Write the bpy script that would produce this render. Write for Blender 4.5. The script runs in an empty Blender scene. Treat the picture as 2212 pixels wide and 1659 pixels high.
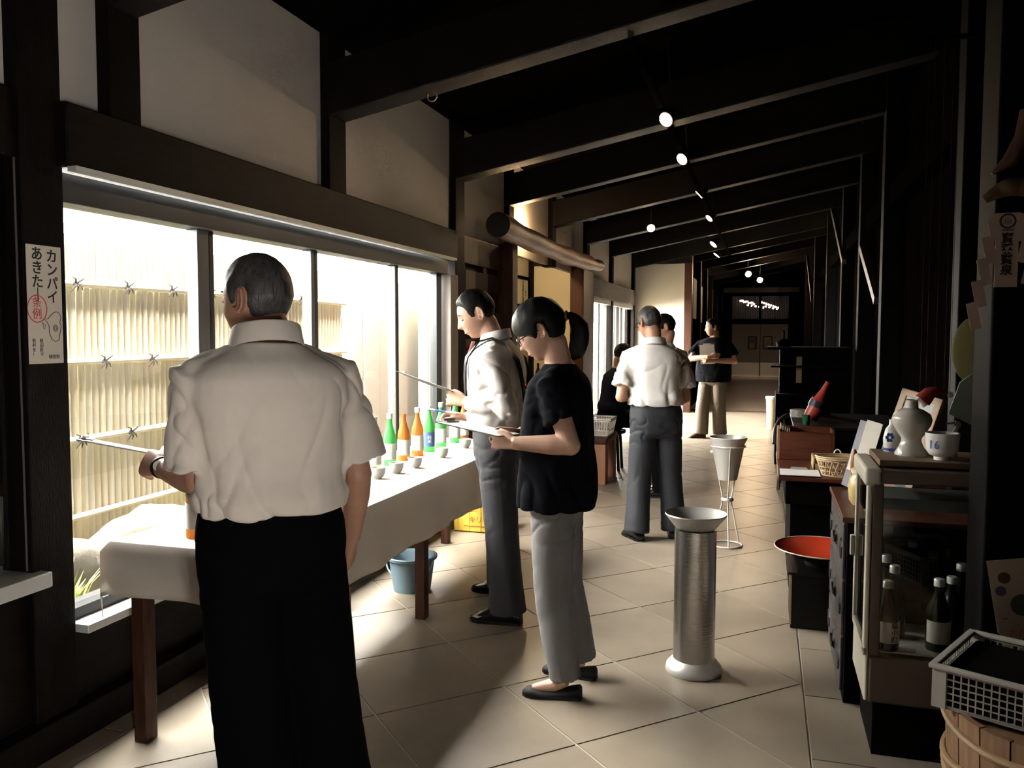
import bpy, bmesh, math, random
import numpy as np
from mathutils import Vector, Matrix, noise
random.seed(7)
SC = bpy.context.scene
COL = SC.collection
PI = math.pi
def R(d): return math.radians(d)

# ---------------------------------------------------------------- camera
F_PX, YAW, PIT, ROL, EYE = 1810.8, 0.29341, 0.060818, 0.00271, 1.48
fw = Vector((-math.sin(YAW)*math.cos(PIT), math.cos(YAW)*math.cos(PIT), -math.sin(PIT)))
rt0 = Vector((math.cos(YAW), math.sin(YAW), 0)); up0 = rt0.cross(fw)
rt = rt0*math.cos(ROL) + up0*math.sin(ROL); up = up0*math.cos(ROL) - rt0*math.sin(ROL)
cam = bpy.data.cameras.new('camera'); cam.sensor_width = 36; cam.lens = F_PX/2212*36
cam.clip_start = .05; cam.clip_end = 200
co = bpy.data.objects.new('camera', cam); COL.objects.link(co); SC.camera = co
co.matrix_world = Matrix(((rt.x, up.x, -fw.x, 0), (rt.y, up.y, -fw.y, 0), (rt.z, up.z, -fw.z, EYE), (0, 0, 0, 1)))

# ---------------------------------------------------------------- daylight and exposure
wd = bpy.data.worlds.new('sky'); SC.world = wd; wd.use_nodes = True
bg = wd.node_tree.nodes['Background']
bg.inputs[0].default_value = (1.0, 0.955, 0.89, 1); bg.inputs[1].default_value = 74.0
def portal(loc, rot, sx, sy):
    l = bpy.data.lights.new('daylight_portal', 'AREA'); l.shape = 'RECTANGLE'; l.size = sx; l.size_y = sy
    l.cycles.is_portal = True
    o = bpy.data.objects.new('daylight_portal', l); COL.objects.link(o); o.location = loc; o.rotation_euler = rot
sun = bpy.data.lights.new('sun', 'SUN'); sun.energy = 10; sun.angle = R(1.5); sun.color = (1, .93, .8)
so = bpy.data.objects.new('sun', sun); COL.objects.link(so)
so.rotation_euler = Vector((-.17, -.62, -.76)).to_track_quat('-Z', 'Y').to_euler()
vs = SC.view_settings
vs.view_transform = 'Standard'; vs.look = 'None'; vs.gamma = 1; vs.exposure = .5
vs.use_curve_mapping = False
try:
    SC.cycles.max_bounces = 6; SC.cycles.diffuse_bounces = 3; SC.cycles.glossy_bounces = 2; SC.cycles.adaptive_threshold = .08; SC.cycles.transparent_max_bounces = 12
    SC.cycles.sample_clamp_indirect = 6; SC.cycles.caustics_reflective = False; SC.cycles.caustics_refractive = False
    SC.cycles.use_denoising = True
except Exception: pass

# ---------------------------------------------------------------- materials
MATS = {}
def mat(name, col, rough=.6, metal=0, var=None, bump=None, emit=None, spec=None, stretch=(1, 1, 1), coat=0):
    if name in MATS: return MATS[name]
    m = bpy.data.materials.new(name); m.use_nodes = True; nt = m.node_tree; b = nt.nodes['Principled BSDF']
    b.inputs['Base Color'].default_value = (*col, 1); b.inputs['Roughness'].default_value = rough; b.inputs['Metallic'].default_value = metal
    if spec is not None: b.inputs['Specular IOR Level'].default_value = spec
    if coat: b.inputs['Coat Weight'].default_value = coat
    if var or bump:
        tc = nt.nodes.new('ShaderNodeTexCoord'); mp = nt.nodes.new('ShaderNodeMapping'); mp.inputs['Scale'].default_value = stretch
        nt.links.new(tc.outputs['Object'], mp.inputs[0])
    if var:
        sc, c2 = var
        n = nt.nodes.new('ShaderNodeTexNoise'); n.inputs['Scale'].default_value = sc; n.inputs['Detail'].default_value = 5
        nt.links.new(mp.outputs[0], n.inputs['Vector'])
        r = nt.nodes.new('ShaderNodeValToRGB'); r.color_ramp.elements[0].position = .35; r.color_ramp.elements[1].position = .65
        r.color_ramp.elements[0].color = (*col, 1); r.color_ramp.elements[1].color = (*c2, 1)
        nt.links.new(n.outputs['Fac'], r.inputs[0]); nt.links.new(r.outputs[0], b.inputs['Base Color'])
    if bump:
        sc, st = bump
        n2 = nt.nodes.new('ShaderNodeTexNoise'); n2.inputs['Scale'].default_value = sc; n2.inputs['Detail'].default_value = 4
        nt.links.new(mp.outputs[0], n2.inputs['Vector'])
        bp = nt.nodes.new('ShaderNodeBump'); bp.inputs['Strength'].default_value = st; bp.inputs['Distance'].default_value = .01
        nt.links.new(n2.outputs['Fac'], bp.inputs['Height']); nt.links.new(bp.outputs[0], b.inputs['Normal'])
    if emit:
        b.inputs['Emission Color'].default_value = (*emit[0], 1); b.inputs['Emission Strength'].default_value = emit[1]
    MATS[name] = m; return m
def glass(name, tint=(1, 1, 1), refl=1.0):
    if name in MATS: return MATS[name]
    m = bpy.data.materials.new(name); m.use_nodes = True; nt = m.node_tree
    for n in list(nt.nodes):
        if n.type == 'BSDF_PRINCIPLED': nt.nodes.remove(n)
    out = [n for n in nt.nodes if n.type == 'OUTPUT_MATERIAL'][0]
    t = nt.nodes.new('ShaderNodeBsdfTransparent'); t.inputs[0].default_value = (*tint, 1)
    g = nt.nodes.new('ShaderNodeBsdfGlossy'); g.inputs['Roughness'].default_value = .03; g.inputs[0].default_value = (refl, refl, refl, 1)
    fr = nt.nodes.new('ShaderNodeFresnel'); ge = nt.nodes.new('ShaderNodeNewGeometry'); mr = nt.nodes.new('ShaderNodeMapRange')
    mr.inputs['To Min'].default_value = 1.45; mr.inputs['To Max'].default_value = 1/1.45      # thin sheet: same reflection from both faces
    nt.links.new(ge.outputs['Backfacing'], mr.inputs['Value']); nt.links.new(mr.outputs[0], fr.inputs[0])
    mx = nt.nodes.new('ShaderNodeMixShader')
    nt.links.new(fr.outputs[0], mx.inputs[0]); nt.links.new(t.outputs[0], mx.inputs[1]); nt.links.new(g.outputs[0], mx.inputs[2])
    nt.links.new(mx.outputs[0], out.inputs[0])
    MATS[name] = m; return m
def translucent(name, col, rough=.15, tr=.5):
    """coloured bottle glass / thin cloth: diffuse body that lets light through"""
    if name in MATS: return MATS[name]
    m = mat(name, col, rough, spec=.6); nt = m.node_tree; b = nt.nodes['Principled BSDF']
    out = [n for n in nt.nodes if n.type == 'OUTPUT_MATERIAL'][0]
    t = nt.nodes.new('ShaderNodeBsdfTransparent'); t.inputs[0].default_value = (*col, 1)
    mx = nt.nodes.new('ShaderNodeMixShader'); mx.inputs[0].default_value = tr
    nt.links.new(b.outputs[0], mx.inputs[1]); nt.links.new(t.outputs[0], mx.inputs[2]); nt.links.new(mx.outputs[0], out.inputs[0])
    return m
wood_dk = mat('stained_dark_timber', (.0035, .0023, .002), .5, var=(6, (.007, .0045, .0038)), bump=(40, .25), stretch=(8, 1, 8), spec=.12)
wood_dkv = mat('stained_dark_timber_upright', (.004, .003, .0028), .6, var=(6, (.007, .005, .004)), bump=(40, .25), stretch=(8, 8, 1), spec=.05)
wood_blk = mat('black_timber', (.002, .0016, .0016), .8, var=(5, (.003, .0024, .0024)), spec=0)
wood_red = mat('red_brown_timber', (.034, .012, .007), .5, var=(7, (.058, .022, .012)), bump=(30, .2), stretch=(6, 6, 1), spec=.2)
wood_redh = mat('red_brown_board', (.075, .018, .010), .35, var=(7, (.12, .035, .018)), bump=(30, .15), stretch=(1, 6, 6))
wood_tan = mat('tan_timber', (.30, .17, .08), .5, var=(7, (.40, .24, .12)), bump=(30, .2), stretch=(6, 6, 1))
wood_log = mat('varnished_log', (.15, .058, .03), .42, var=(5, (.24, .11, .06)), bump=(14, .6), stretch=(5, .7, 5))
plaster = mat('white_plaster', (.64, .595, .54), .9, bump=(120, .12), var=(2, (.61, .565, .51)))
plaster_lamplit = mat('lamplit_plaster', (.80, .72, .52), .9, bump=(120, .12), var=(2, (.78, .69, .48)))  # white alcove plaster with the lamp's yellow light put into its colour
alu = mat('grey_aluminium', (.16, .165, .165), .45, .3)
alu_dk = mat('bronze_aluminium', (.06, .065, .07), .4, .4)
alu_wt = mat('pale_aluminium', (.70, .70, .68), .45, .2)
clear = glass('window_glass', (.96, .97, .96), .9)
tile_m = [mat('beige_floor_tile_%d' % i, c, .34, var=(3.2, c2), bump=(60, .03), spec=.45) for i, (c, c2) in enumerate((
    ((.265, .222, .172), (.212, .176, .136)), ((.248, .206, .160), (.196, .162, .126)), ((.278, .234, .182), (.224, .186, .146))))]
grout = mat('pale_grout', (.46, .40, .34), .9)
black = mat('matt_black', (.006, .006, .007), .5, spec=.3)
steel = mat('brushed_steel', (.62, .60, .57), .27, 1, bump=(6, .12), stretch=(1, 1, 40))
steel_s = mat('spun_aluminium', (.78, .76, .72), .38, .5)
paper = mat('white_paper', (.86, .84, .80), .8)
cloth_w = mat('white_table_paper', (.80, .76, .71), .9, bump=(25, .3))
def make_translucent(m, col, f):
    nt = m.node_tree; b = nt.nodes['Principled BSDF']; out = [n for n in nt.nodes if n.type == 'OUTPUT_MATERIAL'][0]
    t = nt.nodes.new('ShaderNodeBsdfTranslucent'); t.inputs[0].default_value = (*col, 1); mx = nt.nodes.new('ShaderNodeMixShader'); mx.inputs[0].default_value = f
    nt.links.new(b.outputs[0], mx.inputs[1]); nt.links.new(t.outputs[0], mx.inputs[2]); nt.links.new(mx.outputs[0], out.inputs[0])
make_translucent(cloth_w, (.88, .83, .77), .6)
ink = mat('black_ink', (.02, .015, .02), .8)
ink_r = mat('red_ink', (.62, .06, .05), .8)
ink_b = mat('blue_ink', (.03, .07, .30), .6)

# ---------------------------------------------------------------- mesh building
WM = {}
def wm(o): return WM[o.name]
class MB:
    def __init__(s): s.v = []; s.f = []
    def add(s, v, f):
        n = len(s.v); s.v += [tuple(p) for p in v]; s.f += [tuple(i+n for i in q) for q in f]; return s
    def bx(s, x0, x1, y0, y1, z0, z1, M=None):
        v = [Vector((x, y, z)) for z in (z0, z1) for y in (y0, y1) for x in (x0, x1)]
        if M: v = [M @ p for p in v]
        return s.add(v, [(0, 2, 3, 1), (4, 5, 7, 6), (0, 1, 5, 4), (2, 6, 7, 3), (0, 4, 6, 2), (1, 3, 7, 5)])
    def loft(s, rings, cap=True, closed=False):
        n = len(rings[0]); v = [p for r in rings for p in r]; f = []
        m = len(rings)
        for i in range(m if closed else m-1):
            for j in range(n):
                a, b = i*n+j, i*n+(j+1) % n; c, d = ((i+1) % m)*n+(j+1) % n, ((i+1) % m)*n+j
                f.append((a, b, c, d))
        if cap and not closed: f.append(tuple(range(n-1, -1, -1))); f.append(tuple((m-1)*n+j for j in range(n)))
        return s.add(v, f)
    def tube(s, pts, rad, n=10, flat=1, upv=None, cap=True, closed=False):
        pts = [Vector(p) for p in pts]; m = len(pts)
        if not isinstance(rad, (list, tuple)): rad = [rad]*m
        rings = []; u = None
        for i, p in enumerate(pts):
            if closed: t = pts[(i+1) % m]-pts[i-1]
            else: t = pts[min(i+1, m-1)]-pts[max(i-1, 0)]
            t = t.normalized() if t.length > 1e-9 else Vector((0, 0, 1))
            if u is None:
                u = Vector(upv) if upv else (Vector((0, 0, 1)) if abs(t.z) < .9 else Vector((0, 1, 0)))
            u = (u - t*u.dot(t)); u = u.normalized() if u.length > 1e-6 else t.orthogonal().normalized()
            w = t.cross(u)
            rings.append([p + w*math.cos(a)*rad[i] + u*math.sin(a)*rad[i]*flat for a in (2*PI*k/n for k in range(n))])
        return s.loft(rings, cap, closed)
    def cyl(s, p0, p1, r0, r1=None, n=16): return s.tube([p0, p1], [r0, r0 if r1 is None else r1], n)
    def lathe(s, prof, c=(0, 0, 0), n=28, M=None):
        rings = []
        for r, z in prof:
            q = [Vector((max(r, 1e-4)*math.cos(2*PI*k/n), max(r, 1e-4)*math.sin(2*PI*k/n), z)) for k in range(n)]
            rings.append([(M @ p if M else p) + Vector(c) for p in q])
        return s.loft(rings)
    def prism(s, poly, lo, hi, axis='z', M=None):
        def P(a, b, h): return Vector({'z': (a, b, h), 'y': (a, h, b), 'x': (h, a, b)}[axis])
        n = len(poly); v = [P(a, b, lo) for a, b in poly] + [P(a, b, hi) for a, b in poly]
        if M: v = [M @ p for p in v]
        return s.add(v, [tuple(range(n-1, -1, -1)), tuple(range(n, 2*n))] + [(i, (i+1) % n, n+(i+1) % n, n+i) for i in range(n)])
    def sphere(s, c, rx, ry=None, rz=None, n=16, m=10, M=None):
        ry = rx if ry is None else ry; rz = rx if rz is None else rz; rings = []
        for i in range(m+1):
            th = PI*i/m; q = [Vector((rx*max(math.sin(th), .01)*math.cos(2*PI*k/n), ry*max(math.sin(th), .01)*math.sin(2*PI*k/n), -rz*math.cos(th))) for k in range(n)]
            rings.append([(M @ p if M else p)+Vector(c) for p in q])
        return s.loft(rings)
    def build(s, name, m, parent=None, smooth=False, bevel=0, local=False, fix=True):
        me = bpy.data.meshes.new(name); vs_ = [Vector(p) for p in s.v]
        if parent is not None:
            W = wm(parent)
            if not local: Wi = W.inverted(); vs_ = [Wi @ p for p in vs_]
        else:
            if local: W = Matrix()
            else:
                lo = [min(p[i] for p in vs_) for i in range(3)]; hi = [max(p[i] for p in vs_) for i in range(3)]
                W = Matrix.Translation(((lo[0]+hi[0])/2, (lo[1]+hi[1])/2, lo[2])); Wi = W.inverted(); vs_ = [Wi @ p for p in vs_]
        me.from_pydata(vs_, [], s.f)
        if fix:
            b = bmesh.new(); b.from_mesh(me); bmesh.ops.recalc_face_normals(b, faces=b.faces); b.to_mesh(me); b.free()
        if smooth: me.polygons.foreach_set('use_smooth', [True]*len(me.polygons))
        return link(me, name, m, parent, W, bevel, smooth)
def link(me, name, m, parent, W, bevel=0, smooth=False):
    me.materials.clear(); me.materials.append(m)
    o = bpy.data.objects.new(name, me); COL.objects.link(o)
    if parent is not None: o.parent = parent
    else: o.matrix_world = W
    WM[o.name] = W.copy()
    if bevel:
        bm_ = o.modifiers.new('bevel', 'BEVEL'); bm_.width = bevel; bm_.segments = 2; bm_.limit_method = 'ANGLE'
        me.polygons.foreach_set('use_smooth', [True]*len(me.polygons))
        w = o.modifiers.new('wn', 'WEIGHTED_NORMAL'); w.keep_sharp = True
    elif smooth:
        me.set_sharp_from_angle(angle=R(45))
    return o
def box(name, x0, x1, y0, y1, z0, z1, m, parent=None, bevel=0, M=None):
    return MB().bx(x0, x1, y0, y1, z0, z1, M).build(name, m, parent, bevel=bevel)
def thing(name, label, cat, loc, rz=0, group=None):
    o = bpy.data.objects.new(name, None); COL.objects.link(o); o.empty_display_size = .05
    W = Matrix.Translation(loc) @ Matrix.Rotation(rz, 4, 'Z'); o.matrix_world = W; WM[o.name] = W
    o['label'] = label; o['category'] = cat
    if group: o['group'] = group
    return o
def tag(o, label, cat, group=None, kind=None):
    o['label'] = label; o['category'] = cat
    if group: o['group'] = group
    if kind: o['kind'] = kind
    return o
def struct(o): o['kind'] = 'structure'; return o
def copy_tree(o, loc=None, rz=None, parent=None, label=None):
    c = o.copy(); COL.objects.link(c)
    if parent is not None: c.parent = parent; c.matrix_parent_inverse = Matrix()
    if loc is not None:
        W = Matrix.Translation(loc) @ Matrix.Rotation(rz or 0, 4, 'Z'); c.matrix_world = W; WM[c.name] = W
    else: WM[c.name] = wm(parent) if parent is not None else wm(o)
    if label: c['label'] = label
    for ch in list(o.children):
        d = copy_tree(ch, parent=c)
    return c
def text(s, size, M, m, name='lettering', parent=None, depth=.0004, vertical=False, align='CENTER', bold=0):
    """flat printed lettering turned into a mesh; M places the text plane (x right, y up)"""
    cu = bpy.data.curves.new('t', 'FONT'); cu.body = '\n'.join(s) if vertical else s; cu.size = size
    cu.align_x = align; cu.align_y = 'CENTER'; cu.extrude = depth; cu.resolution_u = 3; cu.space_line = 1.0 if not vertical else .96
    cu.offset = bold
    o = bpy.data.objects.new('t', cu); COL.objects.link(o); bpy.context.view_layer.update()
    me = bpy.data.meshes.new_from_object(o.evaluated_get(bpy.context.evaluated_depsgraph_get()))
    bpy.data.objects.remove(o); bpy.data.curves.remove(cu)
    me.name = name; W = wm(parent) if parent is not None else Matrix()
    me.transform(W.inverted() @ M)
    return link(me, name, m, parent, W)
def frame_M(o, xdir, ydir):
    x = Vector(xdir).normalized(); y = Vector(ydir); y = (y-x*y.dot(x)).normalized(); z = x.cross(y)
    return Matrix(((x.x, y.x, z.x, o[0]), (x.y, y.y, z.y, o[1]), (x.z, y.z, z.z, o[2]), (0, 0, 0, 1)))
def catmull(pts, k=6):
    pts = [Vector(p) for p in pts]; out = []
    P = [pts[0]*2-pts[1]] + pts + [pts[-1]*2-pts[-2]]
    for i in range(1, len(P)-2):
        a, b, c, d = P[i-1:i+3]
        for j in range(k):
            t = j/k; out.append(.5*((2*b)+(c-a)*t+(2*a-5*b+4*c-d)*t*t+(3*b-a-3*c+d)*t**3))
    out.append(pts[-1]); return out
def lerp_list(vals, n):
    x = np.linspace(0, len(vals)-1, n); return list(np.interp(x, range(len(vals)), vals))
# ================================================================= the setting
def sempty(name, loc=(0, 0, 0)):
    o = bpy.data.objects.new(name, None); COL.objects.link(o); o.empty_display_size = .05
    W = Matrix.Translation(loc); o.matrix_world = W; WM[o.name] = W; o['kind'] = 'structure'; return o
XW = -2.44                                        # plaster face of the left wall
def clip(poly, ax, v, keep_greater):
    out = []
    for i, p in enumerate(poly):
        q = poly[(i+1) % len(poly)]; a = p[ax]-v; b = q[ax]-v
        if not keep_greater: a, b = -a, -b
        if a >= 0: out.append(p)
        if a*b < 0:
            t = a/(a-b); out.append((p[0]+(q[0]-p[0])*t, p[1]+(q[1]-p[1])*t))
    return out
def area(p): return abs(sum(p[i][0]*p[(i+1) % len(p)][1]-p[(i+1) % len(p)][0]*p[i][1] for i in range(len(p))))/2
# ---- floor
floor = struct(box('floor', -3.4, 1.2, -3.6, 16.4, -.10, -.004, grout))
S2 = math.sqrt(.5); TP = .5635; TA, TB = .47, 3.04; G = .0045
k = 0
for i in range(-6, 30):
    for j in range(-8, 34):
        a0, a1 = TA+i*TP+G, TA+(i+1)*TP-G; b0, b1 = TB+(j-4)*TP+G, TB+(j-3)*TP-G
        poly = [((a-b)*S2, (a+b)*S2) for a, b in ((a0, b0), (a1, b0), (a1, b1), (a0, b1))]
        for ax, v, g in ((0, -2.235+G, True), (0, .18-G, False), (1, 1.4, True), (1, 16.4, False)):
            if poly: poly = clip(poly, ax, v, g)
        if len(poly) < 3 or area(poly) < .002: continue
        MB().prism(poly, -.012, 0).build('floor_tile', tile_m[(i*7+j*3) % 3], floor, fix=True); k += 1
for n in range(28):
    y = 1.4+n*.54
    MB().bx(.18+G, .72, y+G, y+.54-G, -.012, 0).build('border_tile', tile_m[n % 3], floor)
    if n < 9 or n > 18: MB().bx(-2.345, -2.235-G, y+G, y+.54-G, -.012, 0).build('border_tile', tile_m[(n+1) % 3], floor)
fl2 = struct(box('floor', -1.5, 1.2, 16.4, 31.4, -.10, .03, mat('dark_board_floor', (.05, .03, .022), .35, var=(3, (.09, .055, .04)), stretch=(4, .6, 1))))
# ---- ceiling and rafters
def zc(x): return 3.17+.195*(x+2.42)
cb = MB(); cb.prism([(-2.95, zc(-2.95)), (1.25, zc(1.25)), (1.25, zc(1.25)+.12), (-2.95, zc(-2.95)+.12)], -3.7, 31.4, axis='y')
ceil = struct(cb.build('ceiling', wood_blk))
posts_y = [(2.23, 2.41), (2.64, 2.81), (4.31, 4.51), (6.33, 6.54), (7.79, 7.95), (9.50, 9.68), (11.45, 11.65), (13.45, 13.6), (15.8, 15.95)]
for (a, b) in posts_y[1:]+[(17.2, 17.35), (19.2, 19.35), (21.2, 21.35), (23.2, 23.35), (25.2, 25.35)]:
    x0 = -2.42 if a < 16 else -1.38; z0 = 2.70+.195*(x0+2.42)
    lift = .0
    bb = MB(); bb.prism([(x0, z0), (1.1, z0+.195*(1.1-x0)), (1.1, z0+.30+.195*(1.1-x0)), (x0, z0+.30)], a+.005, b-.005, axis='y')
    bb.build('beam', wood_dk, ceil, bevel=.012)
# purlin and track
box('lamp_track', -.73, -.69, 4.5, 17, 3.0, 3.025, wood_blk, ceil)
hk = MB(); hk.tube([(-1.80+.028*math.sin(t), 4.41, 2.79+.028*math.cos(t)) for t in np.linspace(.2, 5.2, 14)], .004, 6)
hk.build('hook', mat('brass_hook', (.55, .45, .3), .35, 1), ceil, smooth=True)
# ---- left wall
wl = struct(MB().bx(-2.56, -2.47, -3.6, 2.41, 2.29, 3.16).bx(-2.56, -2.47, 2.41, 11.45, 2.29, 3.16).bx(-2.56, -2.47, 11.45, 16.0, 2.28, 3.16)
            .bx(-2.56, -2.44, 2.41, 6.2, 0, .36).bx(-2.56, -2.42, -3.6, 2.3, 0, .6).bx(-2.56, -2.42, -3.6, .75, .6, 2.3).bx(-2.56, -2.44, 15.8, 16.0, 0, 2.28).build('wall_left', wood_dk))
edges = [-3.6]+[e for p in posts_y for e in p]+[16.0]
for i in range(0, len(edges), 2):
    box('plaster_panel', -2.475, XW, edges[i], edges[i+1], 2.27, 3.17, plaster, wl)
for (a, b) in posts_y:
    box('post', -2.52, -2.385, a, b, 2.25 if 2.6 < a < 6 or 9 < a < 10.5 else 0, 3.17, wood_dkv, wl, bevel=.006)
box('header_beam', -2.53, -2.365, 2.41, 6.33, 2.06, 2.29, wood_dk, wl, bevel=.008)
box('header_board', -2.53, -2.405, 6.54, 7.79, 2.06, 2.29, wood_red, wl, bevel=.006)
box('header_beam', -2.53, -2.40, -3.6, 2.23, 2.06, 2.29, wood_dk, wl, bevel=.008)
box('header_beam', -2.53, -2.37, 11.65, 15.8, 2.0, 2.28, mat('weathered_grey_timber', (.12, .105, .095), .7, var=(6, (.18, .16, .15)), stretch=(8, 1, 8)), wl, bevel=.008)
box('lit_ledge', -2.365, -2.325, 2.41, 6.2, 2.045, 2.062, alu_wt, wl)  # ledge with the light on its top put into a pale metal colour
box('head_rail', -2.52, -2.40, 2.41, 6.2, 1.94, 2.045, alu_dk, wl, bevel=.004)
box('head_rail', -2.52, -2.40, 11.65, 15.8, 1.93, 2.0, alu_wt, wl, bevel=.004)
box('dado_board', -2.44, -2.415, 2.41, 6.33, .0, .40, wood_dk, wl, bevel=.004)
bbL = struct(box('baseboard_left', -2.415, -2.345, -3.6, 6.54, 0, .12, wood_dk, bevel=.006))
# sliding windows facing the garden
def window(n, y0, y1, z0, z1, mull, panes, fm, wide):
    w = sempty('window_%d' % n, (-2.47, (y0+y1)/2, z0))
    box('sill', -2.56, -2.33, y0, y1, z0-.045, z0-.012, alu_wt, w, bevel=.004)
    box('sill_track', -2.52, -2.42, y0, y1, z0-.012, z0+.03, alu_dk, w)
    for a, b, m in mull:
        box('mullion', -2.50, -2.44, a, b, z0, z1, m, w, bevel=.004)
    for a, b in panes:
        box('pane', -2.473, -2.468, a, b, z0+.03, z1, clear, w)
    return w
w1 = window(1, 2.41, 6.2, .43, 1.94, [(2.41, 2.435, alu_dk), (3.21, 3.29, alu), (3.29, 3.325, alu_dk), (4.19, 4.225, alu), (4.225, 4.262, alu_dk), (5.30, 5.325, alu), (5.325, 5.355, alu_dk), (6.06, 6.16, alu_dk)],
            [(2.435, 3.21), (3.325, 4.19), (4.262, 5.30), (5.355, 6.06)], alu, 0)
box('jamb_board', -2.50, -2.37, 6.18, 6.345, 0, 1.94, mat('pale_jamb', (.34, .31, .28), .7), w1, bevel=.004)
w2 = window(2, 11.65, 15.8, .25, 1.93, [(11.65, 11.9, alu), (12.62, 12.72, alu), (13.3, 13.36, alu_dk), (13.95, 14.0, alu), (14.22, 14.5, alu_dk), (14.62, 14.85, alu)],
            [(11.9, 12.62), (12.72, 13.3), (13.36, 13.95), (14.0, 14.22), (14.85, 15.8)], alu, 0)  # last pane is an added stretch of window that brightens the end wall
# glass-fronted bay beside the poster post
w3 = sempty('window_3', (-2.44, 1.5, .64))
box('sill', -2.60, -2.34, -2.2, 2.27, .60, .655, alu_wt, w3, bevel=.006)
box('frame_stile', -2.49, -2.41, 2.235, 2.27, .655, 2.06, wood_dkv, w3)
box('frame_stile', -2.49, -2.41, .75, .81, .655, 2.06, wood_dkv, w3)
box('frame_edge', -2.412, -2.405, 2.228, 2.238, .66, 2.06, mat('pale_edge', (.16, .13, .12), .5), w3)  # narrow strip paler than the stile beside it
box('pane', -2.452, -2.447, .81, 2.235, .655, 2.06, clear, w3)
box('bay_back', -3.15, -3.10, .4, 2.4, .3, 2.3, wood_blk, w3)
box('bay_side', -3.10, -2.5, 2.36, 2.40, .3, 2.3, wood_blk, w3)
box('bay_side', -3.10, -2.5, .66, .70, .3, 2.3, wood_blk, w3)
box('bay_floor', -3.10, -2.5, .70, 2.36, .3, .62, wood_blk, w3)
box('bay_top', -3.15, -2.5, .4, 2.4, 2.3, 2.36, wood_blk, w3)
# dark board shutter with a lattice of sunken panels
d1 = sempty('door_1', (-2.42, 7.2, 0))
box('door_leaf', -2.50, -2.45, 6.54, 7.79, 0, 2.06, wood_red, d1)
for y in (6.54, 7.10, 7.70): box('stile', -2.45, -2.415, y, y+.09, 0, 2.06, wood_red, d1, bevel=.004)
for z in (.05, .55, .85, 1.12, 1.36, 1.60, 1.84): box('rail', -2.45, -2.412, 6.63, 7.70, z, z+.07+(.10 if z > 1.8 else 0), wood_red, d1, bevel=.004)
# alcove with a log lintel
al = struct(MB().bx(-3.30, -3.20, 7.7, 11.7, 0, 2.75).bx(-3.2, -2.54, 7.72, 7.80, 0, 2.75).bx(-3.2, -2.53, 11.46, 11.60, 0, 2.75).bx(-3.3, -2.56, 7.72, 11.6, 2.70, 2.78).build('wall_alcove', plaster_lamplit))
box('alcove_floor', -3.2, -2.40, 7.95, 11.46, 0, .40, wood_red, al, bevel=.006)
box('corner_post', -3.2, -3.14, 11.38, 11.46, .4, 2.7, wood_dkv, al)
box('corner_rail', -3.14, -2.55, 11.40, 11.46, 2.42, 2.50, wood_dk, al)
box('post', -2.46, -2.28, 10.75, 11.45, 0, 2.32, wood_red, wl, bevel=.01)
box('post', -2.46, -2.30, 7.62, 7.80, 0, 2.32, wood_red, wl, bevel=.01)
lg = MB(); pts = catmull([(-2.24, 6.98, 2.415), (-2.25, 7.8, 2.40), (-2.25, 8.9, 2.385), (-2.25, 10.0, 2.385), (-2.24, 11.0, 2.40), (-2.23, 11.55, 2.415)], 5)
rr = [.112+.006*math.sin(i*1.1)-.042*(i/len(pts))+(.012 if 12 < i < 20 else 0) for i in range(len(pts))]
lg.tube(pts, rr, 20); lo_ = lg.build('log_lintel', wood_log, None, smooth=True)
lo_['label'] = 'varnished natural log lintel across the lit alcove'; lo_['category'] = 'log beam'
e0, e1 = Vector(pts[0]), Vector(pts[1]); dd = (e1-e0).normalized()
MB().tube([e0-dd*.004, e0+dd*.004], rr[0]*.97, 20).build('sawn_end', mat('dark_end_grain', (.012, .007, .005), .8), lo_)
# wall facing us at the end of the wide hall
we = struct(box('wall_end', -2.7, -1.47, 16.0, 16.12, 0, 3.6, plaster))
box('post', -1.47, -1.33, 15.94, 16.14, 0, 3.6, wood_red, we, bevel=.01)
box('baseboard', -2.7, -1.47, 15.98, 16.0, 0, .14, mat('off_white_board', (.7, .68, .62), .7), we)
box('tie_beam', -2.6, -1.33, 15.92, 16.0, 2.78, 2.98, wood_dk, we, bevel=.01)
wn = struct(box('wall_passage', -1.55, -1.40, 16.12, 31.4, 0, 3.7, wood_blk))
for y in (18, 20, 22, 24.5, 27): box('post', -1.40, -1.32, y, y+.16, 0, 3.6, wood_dkv, wn)
# right wall: black boards between posts
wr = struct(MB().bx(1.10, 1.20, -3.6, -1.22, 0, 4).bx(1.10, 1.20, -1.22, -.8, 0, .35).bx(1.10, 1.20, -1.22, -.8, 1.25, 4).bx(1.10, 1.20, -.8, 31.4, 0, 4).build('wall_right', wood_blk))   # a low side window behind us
for y in (1.62, 4.74, 7.74, 9.6, 11.78, 14.7, 18.4, 22.5): box('post', .93, 1.10, y, y+.17, 0, 3.9, mat('smoky_post', (.005, .0045, .0045), .6, spec=.04, bump=(30, .2), stretch=(8, 8, 1)), wr, bevel=.008)
y = 1.9
while y < 12:
    box('plank', 1.082, 1.102, y, y+.19, 0, 3.8, wood_blk, wr, bevel=.004); y += .2
box('wall_rail', .97, 1.10, -3, 29, 2.55, 2.72, wood_blk, wr)
# wall behind the camera with a wide open entrance
wb = struct(box('wall_back', -2.56, 1.2, -3.7, -3.6, 0, 4, wood_blk))
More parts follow.
